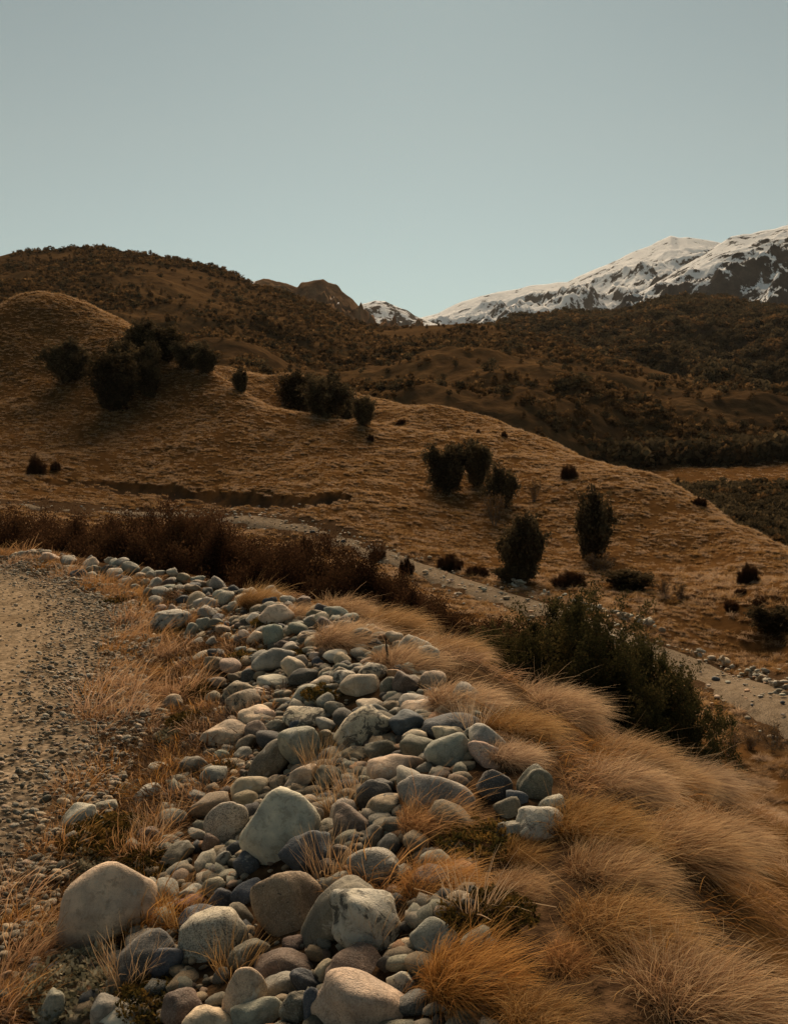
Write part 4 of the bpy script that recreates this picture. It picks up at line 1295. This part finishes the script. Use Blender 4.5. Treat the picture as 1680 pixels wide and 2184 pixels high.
def _out(x, y):
    s, _ = crest_coords(x, y)
    ok = s > 5.0
    d = np.full(len(x), 9.0)
    near = y < 22
    if near.any():
        d[near] = poly_dist(x[near], y[near], tus[:, :2])
    return ok & (d > 0.36)
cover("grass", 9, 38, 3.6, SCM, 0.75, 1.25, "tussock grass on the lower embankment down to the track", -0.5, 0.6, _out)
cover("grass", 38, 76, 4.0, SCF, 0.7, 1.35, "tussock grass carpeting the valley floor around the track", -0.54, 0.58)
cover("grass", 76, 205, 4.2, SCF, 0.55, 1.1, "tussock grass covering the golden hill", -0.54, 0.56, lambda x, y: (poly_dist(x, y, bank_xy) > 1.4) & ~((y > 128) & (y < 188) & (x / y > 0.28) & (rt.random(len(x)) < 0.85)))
cover("grass", 205, 275, 0.22, SCF, 1.0, 2.0, "sparse grass on the meadow behind the golden hill", 0.2, 0.5)

# ------------------------------------------------------------------ shrubs and trees
def tubes(P0, P1, R0, R1, k=3):
    P0 = np.asarray(P0); P1 = np.asarray(P1); R0 = np.asarray(R0); R1 = np.asarray(R1)
    d = P1 - P0; d /= np.linalg.norm(d, axis=1)[:, None] + 1e-9
    a = np.where(np.abs(d[:, 2:3]) < 0.9, np.array([[0, 0, 1.0]]), np.array([[1.0, 0, 0]]))
    s = np.cross(d, a); s /= np.linalg.norm(s, axis=1)[:, None]
    t = np.cross(d, s)
    ang = np.arange(k) * 2 * math.pi / k
    ring = s[:, None] * np.cos(ang)[None, :, None] + t[:, None] * np.sin(ang)[None, :, None]
    A = P0[:, None] + ring * R0[:, None, None]; B = P1[:, None] + ring * R1[:, None, None]
    v = np.concatenate([A, B], 1).reshape(-1, 3)
    i = np.arange(len(P0))[:, None] * (2 * k) + np.arange(k)[None]
    j = np.arange(len(P0))[:, None] * (2 * k) + (np.arange(k)[None] + 1) % k
    f = np.stack([i, j, j + k, i + k], -1).reshape(-1, 4)
    return v, f

def leaf_quads(pts, size, r, flat=0.0, aspect=0.55, hue=None):
    n = len(pts)
    a = r.normal(0, 1, (n, 3)); a[:, 2] *= (1 - flat); a[:, 2] += 0.5
    a /= np.linalg.norm(a, axis=1)[:, None]
    b = np.cross(a, r.normal(0, 1, (n, 3))); b /= np.linalg.norm(b, axis=1)[:, None]
    s = (size * (0.6 + 0.8 * r.random(n)))[:, None]
    v = np.stack([pts, pts + a * s * 0.5 + b * s * aspect * 0.5, pts + a * s, pts + a * s * 0.5 - b * s * aspect * 0.5], 1).reshape(-1, 3)
    f = np.arange(4 * n).reshape(-1, 4)
    hu = np.repeat(hue if hue is not None else r.random(n), 4)
    return v, f, hu

def grow(seed, stems, height, spread, segs, twigs, tl, r0, up=0.35, base_r=0.12, sub=1, wob=0.10):
    """stems that fan out from a foot, with twigs (and sub-twigs); returns segment arrays and twig points"""
    r = np.random.default_rng(seed)
    P0, P1, R0, R1, pts = [], [], [], [], []
    def twig(p, d, L, rad, lev):
        q = p
        n = 3
        for k in range(n):
            d = d + r.normal(0, 0.28, 3); d[2] += up * 0.35; d /= np.linalg.norm(d)
            e = q + d * L / n
            P0.append(q); P1.append(e); R0.append(rad * (1 - k / (n + .5))); R1.append(rad * (1 - (k + 1) / (n + .5)))
            for w in (0.3, 0.65, 1.0): pts.append(q + (e - q) * w)
            if lev > 0:
                for _ in range(2):
                    dd = d + r.normal(0, 0.75, 3); dd /= np.linalg.norm(dd)
                    twig(q + (e - q) * r.random(), dd, L * r.uniform(0.35, 0.6), rad * 0.55, lev - 1)
            q = e
    for s in range(stems):
        a = r.uniform(0, 6.2832); t = spread * r.random() ** 0.6
        d = np.array([math.cos(a) * math.sin(t), math.sin(a) * math.sin(t), math.cos(t)])
        q = np.array([base_r * math.cos(a) * r.random(), base_r * math.sin(a) * r.random(), -0.05])
        L = height * r.uniform(0.75, 1.08) * (0.80 + 0.20 * math.cos(t))
        for k in range(segs):
            d = d + r.normal(0, wob, 3); d[2] += up * 0.12; d /= np.linalg.norm(d)
            e = q + d * L / segs
            P0.append(q); P1.append(e); R0.append(r0 * (1 - k / (segs + 1))); R1.append(r0 * (1 - (k + 1) / (segs + 1)))
            if k >= 1:
                for _ in range(twigs):
                    dd = d * 0.6 + r.normal(0, 0.7, 3); dd /= np.linalg.norm(dd)
                    twig(q + (e - q) * r.random(), dd, tl * r.uniform(0.5, 1.1), r0 * 0.32, sub)
            q = e
    return np.array(P0), np.array(P1), np.array(R0), np.array(R1), np.array(pts)

def plant_meshes(seed, lsize, lper, grow_kw, k=3, jit=0.03, flat=0.0, aspect=0.55):
    r = np.random.default_rng(seed + 5)
    P0, P1, R0, R1, pts = grow(seed, **grow_kw)
    v, f = tubes(P0, P1, R0, R1, k)
    wood = mesh_from("stems", v, f)
    idx = r.integers(0, len(pts), int(len(pts) * lper))
    q = pts[idx] + r.normal(0, jit, (len(idx), 3))
    # tone varies from clump to clump
    hue = np.clip(0.5 + 0.35 * np.sin(q[:, 0] * 7 + seed) * np.cos(q[:, 1] * 6) + r.normal(0, 0.22, len(q)), 0, 1)
    v, f, hu = leaf_quads(q, lsize, r, flat, aspect, hue)
    leaves = mesh_from("leaves", v, f, False, {"hue": hu})
    return wood, leaves

M_GREEN = mat_leaf("dark_evergreen_leaf", (0.034, 0.033, 0.014), (0.066, 0.058, 0.024), (0.13, 0.095, 0.036))
M_RUSSET = mat_leaf("russet_twig_leaf", (0.028, 0.014, 0.008), (0.055, 0.028, 0.015), (0.10, 0.052, 0.025))
M_DARKTREE = mat_leaf("dark_tree_leaf", (0.036, 0.028, 0.017), (0.072, 0.054, 0.030), (0.135, 0.095, 0.048))
M_SCRUB = mat_leaf("brown_scrub_leaf", (0.07, 0.042, 0.020), (0.13, 0.076, 0.034), (0.21, 0.125, 0.055))
M_GREYLEAF = mat_leaf("grey_cushion_leaf", (0.09, 0.085, 0.055), (0.20, 0.18, 0.12), (0.34, 0.30, 0.21))
M_MOSS = mat_leaf("ochre_moss_leaf", (0.030, 0.028, 0.010), (0.085, 0.060, 0.018), (0.19, 0.11, 0.03))
M_BARK = mat_bark("dark_bark", (0.045, 0.030, 0.020))
M_BARKR = mat_bark("russet_bark", (0.060, 0.030, 0.018))
M_BARKG = mat_bark("grey_bark", (0.14, 0.12, 0.10))
M_CHAR = mat_bark("charred_wood", (0.018, 0.014, 0.012))

GREEN = [plant_meshes(600 + i, 0.024, 3.0, dict(stems=70, height=1.0, spread=1.35, segs=6, twigs=2, tl=0.26, r0=0.008, up=0.35, base_r=0.35, sub=1), jit=0.022) for i in range(2)]
THICKET = [plant_meshes(620 + i, 0.028, 4.6, dict(stems=64, height=1.0, spread=1.4, segs=5, twigs=3, tl=0.28, r0=0.006, up=0.02, base_r=0.5, sub=1, wob=0.28), jit=0.055) for i in range(3)]
TREE = [plant_meshes(640 + i, 0.055, 1.7, dict(stems=9, height=1.0, spread=0.55, segs=6, twigs=4, tl=0.26, r0=0.022, up=0.6, base_r=0.05, sub=1), jit=0.035, aspect=0.7) for i in range(4)]
SPARSE = [plant_meshes(660 + i, 0.045, 0.35, dict(stems=7, height=1.0, spread=0.55, segs=5, twigs=3, tl=0.28, r0=0.020, up=0.4, base_r=0.05, sub=1), jit=0.03) for i in range(2)]

def plant(name, wood_name, leaf_name, meshes, mats, p, w, h, label, cat, group=None, rz=None, native=(1.5, 1.0)):
    e = empty(name, p)
    e.rotation_euler = (0, 0, rt.uniform(0, 6.28) if rz is None else rz)
    sx = w / native[0]; sz = h / native[1]
    e.scale = (sx, sx, sz)
    link(wood_name, meshes[0], mats[0], e)
    link(leaf_name, meshes[1], mats[1], e)
    return tag(e, label, cat, group)

def size_of(mm):
    c = np.empty(len(mm[1].vertices) * 3, np.float32); mm[1].vertices.foreach_get("co", c); c = c.reshape(-1, 3)
    lo = np.percentile(c, 1, axis=0); hi = np.percentile(c, 99, axis=0)
    return ((hi[0] - lo[0] + hi[1] - lo[1]) / 2, hi[2])
SZ = {id(m): size_of(m) for g in (GREEN, THICKET, TREE, SPARSE) for m in g}

# near shrubs: kind, U, V of the top, distance, width (survey units), label
NS = [
 ('g', 1235, 1300, 11.5, 410, "large dark green shrub below the tussock slope"),
 ('g', 1125, 1340, 11.0, 230, "olive shoulder of shrub left of the large dark green one"),
 ('g', 1365, 1400, 11.0, 220, "lower rounded flank of dark green shrub toward the track"),
 ('t', 1010, 1318, 10.5, 260, "reddish twiggy thicket left of the large dark green shrub"),
 ('t', 770, 1185, 12.0, 260, "russet thicket behind the crowning cream boulder"),
 ('t', 850, 1245, 11.0, 220, "low russet thicket behind the broad wind-combed tussock"),
 ('t', 610, 1145, 17.0, 170, "dark shrub before the bend of the lower track"),
 ('t', 380, 1082, 14.6, 250, "tall black-brown thicket behind the far end of the heap"),
 ('t', 270, 1092, 15.0, 190, "dark thicket left of the tall black-brown one"),
 ('t', 120, 1090, 16.0, 260, "dusky thicket behind the road bend"),
 ('t', -40, 1100, 16.0, 240, "thicket cut by the left edge of the photo"),
 ('t', 470, 1120, 13.6, 150, "low brown thicket sloping off the tall black-brown one"),
 ('t', 1030, 1350, 10.0, 160, "low russet bush at the foot of the tussock slope"),
 ('t', 320, 1100, 14.2, 240, "rounded dark thicket between the two tall ones"),
 ('t', 190, 1100, 15.0, 240, "rounded thicket in the middle of the dark row"),
 ('t', 30, 1108, 15.2, 240, "low rounded thicket near the road bend"),
 ('t', 700, 1215, 11.8, 200, "russet mound behind the far tussocks"),
 ('t', 915, 1290, 10.6, 140, "russet bush between the tussocks and the lower track"),
]
for i, (kd, U, Vt, y, wpx, lab) in enumerate(NS):
    if kd == 't': Vt += 34
    # move out along the sight line until the ground lies one natural shrub height below the top
    yt = np.linspace(max(6.0, y * 0.55), y * 1.5, 160)
    pt = at(np.full(160, float(U)), np.full(160, float(Vt)), yt)
    gz = ground_z(pt[:, 0], pt[:, 1])
    hh = pt[:, 2] - gz; ww = wpx * PX / FPX * yt
    s_k, _ = crest_coords(pt[:, 0], pt[:, 1])
    okk = (s_k > 1.2) & (hh >= (0.62 if kd == 'g' else 0.58) * ww)
    k_ = int(okk.argmax()) if okk.any() else 159
    x, y, zt, zg = float(pt[k_, 0]), float(yt[k_]), float(pt[k_, 2]), float(gz[k_]) - 0.03
    h = max(0.4, zt - zg); w = max(float(ww[k_]), h / (0.72 if kd == 'g' else 0.55))
    mm = (GREEN if kd == 'g' else THICKET)[i % (2 if kd == 'g' else 3)]
    plant("evergreen_shrub" if kd == 'g' else "thicket", "stems", "foliage", mm, (M_BARK, M_GREEN) if kd == 'g' else (M_BARKR, M_RUSSET), (x, y, zg), w, h, lab, "shrub", "shrubs below the embankment", native=SZ[id(mm)])

# trees and bushes on the grass hill: kind, U, V of the foot, height, width, label
HT = [
 ('d', 145, 815, 82, 78, "dark tree, leftmost of the clump high on the golden hill"),
 ('d', 240, 878, 115, 80, "blackest and lowest tree of the left hill clump"),
 ('d', 285, 828, 92, 78, "broad dark tree in the middle of the left hill clump"),
 ('d', 318, 845, 75, 48, "narrow tree at the right of the left hill clump"),
 ('d', 303, 765, 72, 80, "dark tree behind the left clump, on the skyline of the ridge"),
 ('d', 355, 772, 66, 60, "brown-black tree on the ridge right of the clump"),
 ('d', 405, 788, 55, 58, "bushy tree on the ridge, second from the clump"),
 ('d', 440, 796, 50, 50, "small tree on the descending ridge line"),
 ('d', 513, 836, 45, 36, "small round tree standing alone on the ridge"),
 ('s', 605, 868, 70, 45, "bare-stemmed tree at the left end of the hollow grove"),
 ('d', 640, 874, 72, 75, "brown tree in the hollow grove"),
 ('d', 690, 892, 88, 95, "largest tree of the hollow grove behind the ridge"),
 ('d', 735, 893, 62, 55, "right-hand tree of the hollow grove"),
 ('d', 774, 908, 58, 42, "dark rounded tree apart at the right of the hollow grove"),
 ('d', 952, 1048, 96, 72, "tree at the left of the trio on the mid slope"),
 ('d', 1014, 1036, 92, 58, "tallest tree of the trio on the mid slope"),
 ('d', 1068, 1085, 85, 58, "lowest tree of the trio on the mid slope"),
 ('s', 1055, 1122, 70, 48, "thin bare tree below the trio"),
 ('s', 1138, 1070, 48, 34, "reddish bare sapling right of the trio"),
 ('d', 1116, 1242, 140, 92, "big black-green tree at the foot of the hill beside the track"),
 ('d', 1264, 1192, 136, 84, "big dark tree on the slope, right of the one by the track"),
 ('d', 1212, 1020, 26, 32, "small bush high on the right shoulder of the hill"),
 ('d', 78, 1012, 36, 40, "dark bush alone above the eroded bank"),
 ('d', 118, 1004, 18, 18, "tiny bush next to the bush above the bank"),
 ('d', 1090, 1246, 40, 56, "low dark bush in front of the big tree by the track"),
 ('d', 958, 1216, 30, 52, "low dark bush beside the track at the hill foot"),
 ('d', 1018, 1226, 18, 44, "flat little bush right of the track-side bush"),
 ('s', 1276, 1222, 44, 60, "pale grey dead bush under the big dark slope tree"),
 ('d', 1215, 1252, 32, 66, "dark bush at the hill foot before the pale dead one"),
 ('d', 1338, 1258, 40, 84, "wide brown bush at the hill foot"),
 ('s', 1412, 1272, 42, 40, "small bare tree at the hill foot"),
 ('s', 1448, 1278, 38, 30, "crooked bare sapling right of the small bare tree"),
 ('d', 1594, 1240, 34, 40, "dark bush low on the right flank of the hill"),
 ('d', 1580, 1268, 14, 28, "small bush below the right flank bush"),
 ('d', 1655, 1345, 52, 88, "russet bush on the valley floor at the right edge"),
 ('d', 1620, 1290, 16, 30, "flat dark bush on the valley floor edge"),
 ('d', 1560, 1300, 20, 34, "small dark bush on the flat below the hill"),
 ('d', 1020, 926, 10, 10, "tiny dark bush on the hill crest"),
 ('d', 1075, 934, 13, 12, "tiny upright bush right of the crest one"),
 ('d', 855, 905, 10, 20, "low dark bush on the rounded hill top"),
 ('d', 790, 942, 14, 14, "small bush below the hollow grove"),
 ('d', 650, 1185, 36, 34, "dark shrub on the near side of the track bend"),
 ('d', 805, 1200, 30, 36, "dark shrub on the verge of the track"),
 ('d', 866, 1228, 36, 30, "upright dark shrub touching the track verge"),
 ('s', 1545, 1612, 70, 80, "leafless little bush right of the dark green shrub"),
 ('s', 1602, 1600, 45, 48, "tiny reddish bush on the lower embankment"),
 ('s', 1652, 1602, 60, 74, "reddish bush near the track at the right edge"),
 ('d', 1490, 1078, 16, 30, "dark bush on the far side of the right flank"),
 ('d', 1150, 760, 24, 22, "small dark tree on the brown hill behind"),
]
thp = hit([t[1] for t in HT], [t[2] for t in HT], 330.0)
for i, (kd, U, V, hpx, wpx, lab) in enumerate(HT):
    p = thp[i]
    if U == 1150:
        p = at(U, V, 470.0)
    h = hpx * PX / FPX * p[1]; w = wpx * PX / FPX * p[1]
    mm = TREE[i % 4] if kd == 'd' else SPARSE[i % 2]
    if hpx < 40 and kd == 'd': mm = THICKET[i % 3]
    mt = (M_BARK, M_DARKTREE) if kd == 'd' else (M_BARKG, M_SCRUB)
    if 'russet' in lab or 'brown' in lab: mt = (M_BARK, M_SCRUB)
    small_ = hpx < 40
    plant("bush" if small_ else "tree", "stems" if small_ else "trunk", "foliage" if small_ else "crown", mm, mt, (float(p[0]), float(p[1]), float(p[2]) - 0.1), w, h, lab, "bush" if small_ else "tree", "trees and bushes on the grass hill", native=SZ[id(mm)])

# ------------------------------------------------------------------ scrub and woods on the far hills
def blob(seed, n, size, w=0.5, h=1.0, trunk=False):
    r = np.random.default_rng(seed)
    d = r.normal(0, 1, (n, 3)); d /= np.linalg.norm(d, axis=1)[:, None]
    rad = r.random(n) ** 0.4
    q = d * rad[:, None] * np.array([w, w, h * 0.46]); q[:, 2] += h * 0.48
    q[:, :2] *= (1 + 0.5 * np.sin(q[:, 2:3] * 6 + seed))
    hue = np.clip(0.45 + 0.5 * (r.random(n) - 0.5) + 0.2 * np.sin(q[:, 0] * 8 + seed), 0, 1)
    v, f, hu = leaf_quads(q, size, r, 0.0, 0.8, hue)
    parts_v, parts_f, parts_h = [v], [f], [hu]
    if trunk:
        k = 7
        a = r.uniform(0, 6.28, k)
        p1 = np.stack([np.cos(a) * w * .6, np.sin(a) * w * .6, h * r.uniform(.6, 1.05, k)], -1)
        tv, tf = tubes(np.zeros((k, 3)), p1, np.full(k, .022), np.full(k, .008), 3)
        parts_f.append(tf + len(v)); parts_v.append(tv); parts_h.append(np.full(len(tv), 0.95))
    return mesh_from("scrub", np.concatenate(parts_v), np.concatenate(parts_f), False, {"hue": np.concatenate(parts_h)})
SB = source([src_obj(blob(700 + i, 80, 0.30, 0.55, 0.85), M_SCRUB) for i in range(3)] + [src_obj(blob(710 + i, 90, 0.26, 0.42, 1.1, True), M_SCRUB) for i in range(2)] + [src_obj(blob(720 + i, 100, 0.28, 0.5, 1.0), M_DARKTREE) for i in range(3)])

def on_mesh(v, f, n, r):
    a, b, c, d = v[f[:, 0]], v[f[:, 1]], v[f[:, 2]], v[f[:, 3]]
    # weight by apparent size: area over distance squared to the power that keeps the far slopes populated
    ar = np.linalg.norm(np.cross(c - a, d - b), axis=1)
    ctr = (a + b + c + d) / 4
    wgt = ar / ctr[:, 1] ** 1.2
    k = r.choice(len(f), n, p=wgt / wgt.sum())
    s, t = r.random(n)[:, None], r.random(n)[:, None]
    return (a[k] * (1 - s) + b[k] * s) * (1 - t) + (d[k] * (1 - s) + c[k] * s) * t
rf = np.random.default_rng(77)
def woods(name, v, f, n, h0, h1, dens, pick, label, extra=None):
    q = on_mesh(v, f, n, rf)
    keep = rf.random(n) < dens(q[:, 0], q[:, 1], q[:, 2])
    q = q[keep]; m = len(q)
    sc = rf.uniform(h0, h1, m) * (0.7 + 0.6 * rf.random(m) ** 2)
    if extra is not None: sc *= extra(q[:, 0], q[:, 1])
    wf = rf.uniform(0.8, 1.4, m)
    o = scatter(name, q, np.stack([np.zeros(m), np.zeros(m), rf.uniform(0, 6.28, m)], -1), np.stack([sc * wf, sc * wf, sc], -1), pick(m), SB)
    print(name, m)
    return tag(o, label, "woods")
def densB(x, y, z):
    n1 = fbm(x * 0.013, y * 0.013, 4, 140)
    right = smooth(0.08, 0.3, x / y)
    low = smooth(330, 240, y)
    return np.clip(0.36 + 1.7 * n1 - 0.12 * right + 0.55 * low * smooth(0.02, 0.15, x / y) + 0.35 * smooth(-0.05, -0.3, x / y), 0.05, 1)
woods("scrub", hbv, hbf, 26000, 1.2, 2.9, densB, lambda m: rf.choice(8, m, p=[.17, .17, .17, .13, .13, .08, .08, .07]), "brown scrub and bare trees covering the dark hill")
woods("forest", hcv, hcf, 14000, 3.0, 6.5, lambda x, y, z: np.full(len(x), 0.92), lambda m: rf.choice(8, m, p=[.08, .08, .04, .05, .05, .24, .23, .23]), "dark beech forest on the hill under the snowy mountain")
# thicket in the ravine behind the right flank of the grass hill
n = 8000
yy = rf.uniform(118, 285, n); xx = yy * rf.uniform(0.17, 0.52, n)
sl = ground_z(xx, yy, False)
meadow = (yy > 196) & (yy < 262) & (xx / yy > 0.24)
sxy = smooth(0.20, 0.42, xx / yy) * 50
keep = ~meadow & (yy > 172 - sxy) & ((yy > 262) | (rf.random(n) < 0.8))
xx, yy = xx[keep], yy[keep]; m = len(xx)
sc = np.where(yy > 255, rf.uniform(3.5, 7.0, m), rf.uniform(1.0, 2.6, m))
o = scatter("woods", np.stack([xx, yy, ground_z(xx, yy)], -1), np.stack([np.zeros(m), np.zeros(m), rf.uniform(0, 6.28, m)], -1), np.stack([sc, sc, sc], -1), rf.choice(8, m, p=[.05, .05, .04, .04, .04, .26, .26, .26]), SB)
tag(o, "dark scrub filling the ravine behind the golden hill", "woods")

# ------------------------------------------------------------------ dry stone wall along the track
wallU = np.linspace(1085, 1720, 60)
wallV = np.interp(wallU, [1085, 1150, 1230, 1300, 1400, 1500, 1560, 1640, 1720], [1247, 1268, 1292, 1313, 1350, 1402, 1425, 1462, 1500])
wp = hit(wallU, wallV, detail=False)
wall_xy = _dense(wp[:, :2], 400)
rw = np.random.default_rng(5)
root = empty("stone_wall", (float(wall_xy[200, 0]), float(wall_xy[200, 1]), float(ground_z(wall_xy[200:201, 0], wall_xy[200:201, 1])[0])))
tag(root, "tumbled low dry stone wall running along the valley track", "stone wall")
wm = [COBBLE[i].copy() for i in range(6)]
wkinds = ['grey', 'green', 'tan', 'granite', 'cream', 'mottled']
for m_, k_ in zip(wm, wkinds):
    m_.materials.clear(); m_.materials.append(peb_mat(k_))
for i in range(280):
    k = rw.integers(0, 399)
    if perlin(np.array([k * 0.06]), np.array([0.5]), 3)[0] < -0.28: continue
    r = rw.uniform(0.10, 0.24)
    off = rw.normal(0, 0.22)
    x, y = wall_xy[k, 0] + off, wall_xy[k, 1] + rw.normal(0, 0.15)
    z = float(ground_z(np.array([x]), np.array([y]))[0]) + r * 0.4 + (0.28 if abs(off) < 0.18 and rw.random() < 0.6 else 0.05)
    o = link("stone", wm[rw.integers(6)], None, root, rot=(rw.uniform(-.4, .4), rw.uniform(-.4, .4), rw.uniform(0, 6.28)), scale=(r * 1.2, r, r))
    o.location = (x - root.location.x, y - root.location.y, z - root.location.z)

# loose stones on and beside the lower track
tk = rw.integers(0, 170, 900)
xx = lower_xy[tk, 0] + rw.normal(0, 1.6, 900); yy = lower_xy[tk, 1] + rw.normal(0, 1.6, 900)
rr = np.abs(rw.normal(0.0, 0.07, 900)) + 0.035
zt = ground_z(xx, yy, False) + np.where(poly_dist(xx, yy, lower_xy) < 1.7, 0.33, 0.12)
o = scatter("pebbles", np.stack([xx, yy, zt], -1), np.stack([np.zeros(900), np.zeros(900), rw.uniform(0, 6.28, 900)], -1), np.stack([rr * 1.2, rr, rr * .8], -1), rw.integers(0, 16, 900), PEBC)
tag(o, "loose pale stones along the valley track", "pebbles")

# ------------------------------------------------------------------ small plants and sticks of the heap
def cushion(seed, n, size, flat=0.5):
    r = np.random.default_rng(seed)
    a = r.uniform(0, 6.28, n); rad = np.sqrt(r.random(n))
    b = 0.5 + 0.5 * perlin(np.cos(a) * rad * 3 + 9, np.sin(a) * rad * 3 + seed, 4)
    q = np.stack([np.cos(a) * rad, np.sin(a) * rad, (1 - rad ** 2) * 0.28 * b + r.random(n) * 0.12], -1)
    hue = np.clip(0.5 + 0.9 * perlin(q[:, 0] * 4, q[:, 1] * 4, 8) + r.normal(0, 0.2, n), 0, 1)
    v, f, hu = leaf_quads(q, size, r, flat, 0.6, hue)
    return mesh_from("cushion", v, f, False, {"hue": hu})
CUSH = [cushion(800 + i, 2200, 0.085) for i in range(3)]
CP = [
 ('g', 205, 1845, .17, "grey-leaved cushion plant above the very large cream boulder"), ('m', 235, 1790, .20, "ochre mossy plant between the white slab and the cushion plant"),
 ('m', 330, 1840, .14, "dark mossy plant right of the very large cream boulder"), ('g', 125, 2010, .13, "grey-green cushion plant left of the very large cream boulder"),
 ('g', 190, 2100, .19, "grey cushion plant at the bottom among pale stones"), ('m', 350, 2130, .13, "mossy weeds at the bottom between stones"),
 ('g', 300, 1690, .12, "pale cushion plant under an orange tuft on the flank"), ('m', 480, 1640, .10, "green sprig over the grey flank stone"),
 ('m', 420, 1540, .16, "ochre mat of plants on the verge side of the heap"), ('g', 385, 1570, .13, "pale mat plant on the flank above the ridged pink boulder"),
 ('m', 540, 1405, .17, "brown-green mat beside the grey-green dome"), ('m', 590, 1330, .18, "ochre mat under the crowning cream boulder"),
 ('m', 700, 1480, .14, "wiry brown plant beside the big rounded cream-grey boulder"), ('m', 1030, 1790, .16, "reddish dead plant between the centre tussock and the stones"),
 ('m', 1040, 1950, .13, "small green fern plant above the flat grey-green oval stone"), ('m', 440, 1470, .15, "brown mat on the flank behind the cream-tan stone"),
 ('m', 720, 1600, .08, "ochre sprig before the cream-topped stone"), ('m', 260, 1290, .22, "brown mat plants by the far orange tufts"),
 ('m', 370, 1360, .2, "dull mat plants on bare earth below the lichen-covered boulder"), ('m', 640, 1400, .12, "ochre cushion right of the smooth cream stone"),
]
cp = hit([c[1] for c in CP], [c[2] for c in CP], 40.0)
for i, c in enumerate(CP):
    p = cp[i]
    o = link("cushion_plant", CUSH[i % 3].copy(), M_GREYLEAF if c[0] == 'g' else M_MOSS, loc=(p[0], p[1], p[2] - 0.01), rot=(0, 0, rt.uniform(0, 6)), scale=(c[3], c[3], c[3] * 1.15))
    tag(o, c[4], "plant", "low plants among the stones")

# burnt stick standing among the far tussocks
sp_ = hit([826], [1432], 40.0)[0]
P = np.array([(0, 0, -0.05), (0.003, 0, 0.04), (0.0, 0.003, 0.08), (-0.005, 0, 0.13), (-0.008, 0.002, 0.17)])
v, f = tubes(P[:-1], P[1:], [0.008, 0.0075, 0.007, 0.005], [0.0075, 0.007, 0.005, 0.003], 6)
stick = link("burnt_stick", mesh_from("burnt_stick", v, f), M_CHAR, loc=sp_)
tag(stick, "thin charred stick standing upright at the heap rim", "stick")

# ------------------------------------------------------------------ evening haze: one even body of air round the whole scene
hz_m = bpy.data.materials.new("evening_haze")
hz_m.use_nodes = True
hz_m.node_tree.nodes.clear()
ho = hz_m.node_tree.nodes.new("ShaderNodeOutputMaterial")
hv = hz_m.node_tree.nodes.new("ShaderNodeVolumePrincipled")
hv.inputs['Color'].default_value = (0.93, 0.90, 0.86, 1)
hv.inputs['Density'].default_value = 0.000016
hv.inputs['Anisotropy'].default_value = 0.0
hz_m.node_tree.links.new(hv.outputs[0], ho.inputs['Volume'])
bm = bmesh.new()
bmesh.ops.create_cube(bm, size=1.0)
for q in bm.verts:
    q.co = (q.co.x * 16000.0, q.co.y * 9000.0 + 4300.0, 600.0 + q.co.z * 3600.0)
me = bpy.data.meshes.new("haze"); bm.to_mesh(me); bm.free()
tag(link("haze", me, hz_m), "thin warm evening haze", kind="stuff")

# ------------------------------------------------------------------ look-alikes are told apart by how near they stand
ONES = ["", "first", "second", "third", "fourth", "fifth", "sixth", "seventh", "eighth", "ninth", "tenth", "eleventh", "twelfth", "thirteenth", "fourteenth", "fifteenth", "sixteenth", "seventeenth", "eighteenth", "nineteenth"]
TENS = ["", "", "twenty", "thirty", "forty", "fifty", "sixty", "seventy", "eighty", "ninety"]
TENTH = ["", "", "twentieth", "thirtieth", "fortieth", "fiftieth", "sixtieth", "seventieth", "eightieth", "ninetieth"]
def ordinal(n):
    if n < 20: return ONES[n]
    return TENTH[n // 10] if n % 10 == 0 else TENS[n // 10] + "-" + ONES[n % 10]
same = {}
for o in scene.objects:
    if o.parent is None and "category" in o and "label" in o and o.get("kind") is None:
        same.setdefault(o["label"], []).append(o)
for lab, objs in same.items():
    if len(objs) < 2: continue
    objs.sort(key=lambda q: q.location.x ** 2 + q.location.y ** 2)
    for k, q in enumerate(objs):
        q["label"] = lab + (", nearest" if k == 0 else (", farthest" if k == len(objs) - 1 else f", {ordinal(k + 1)} nearest"))
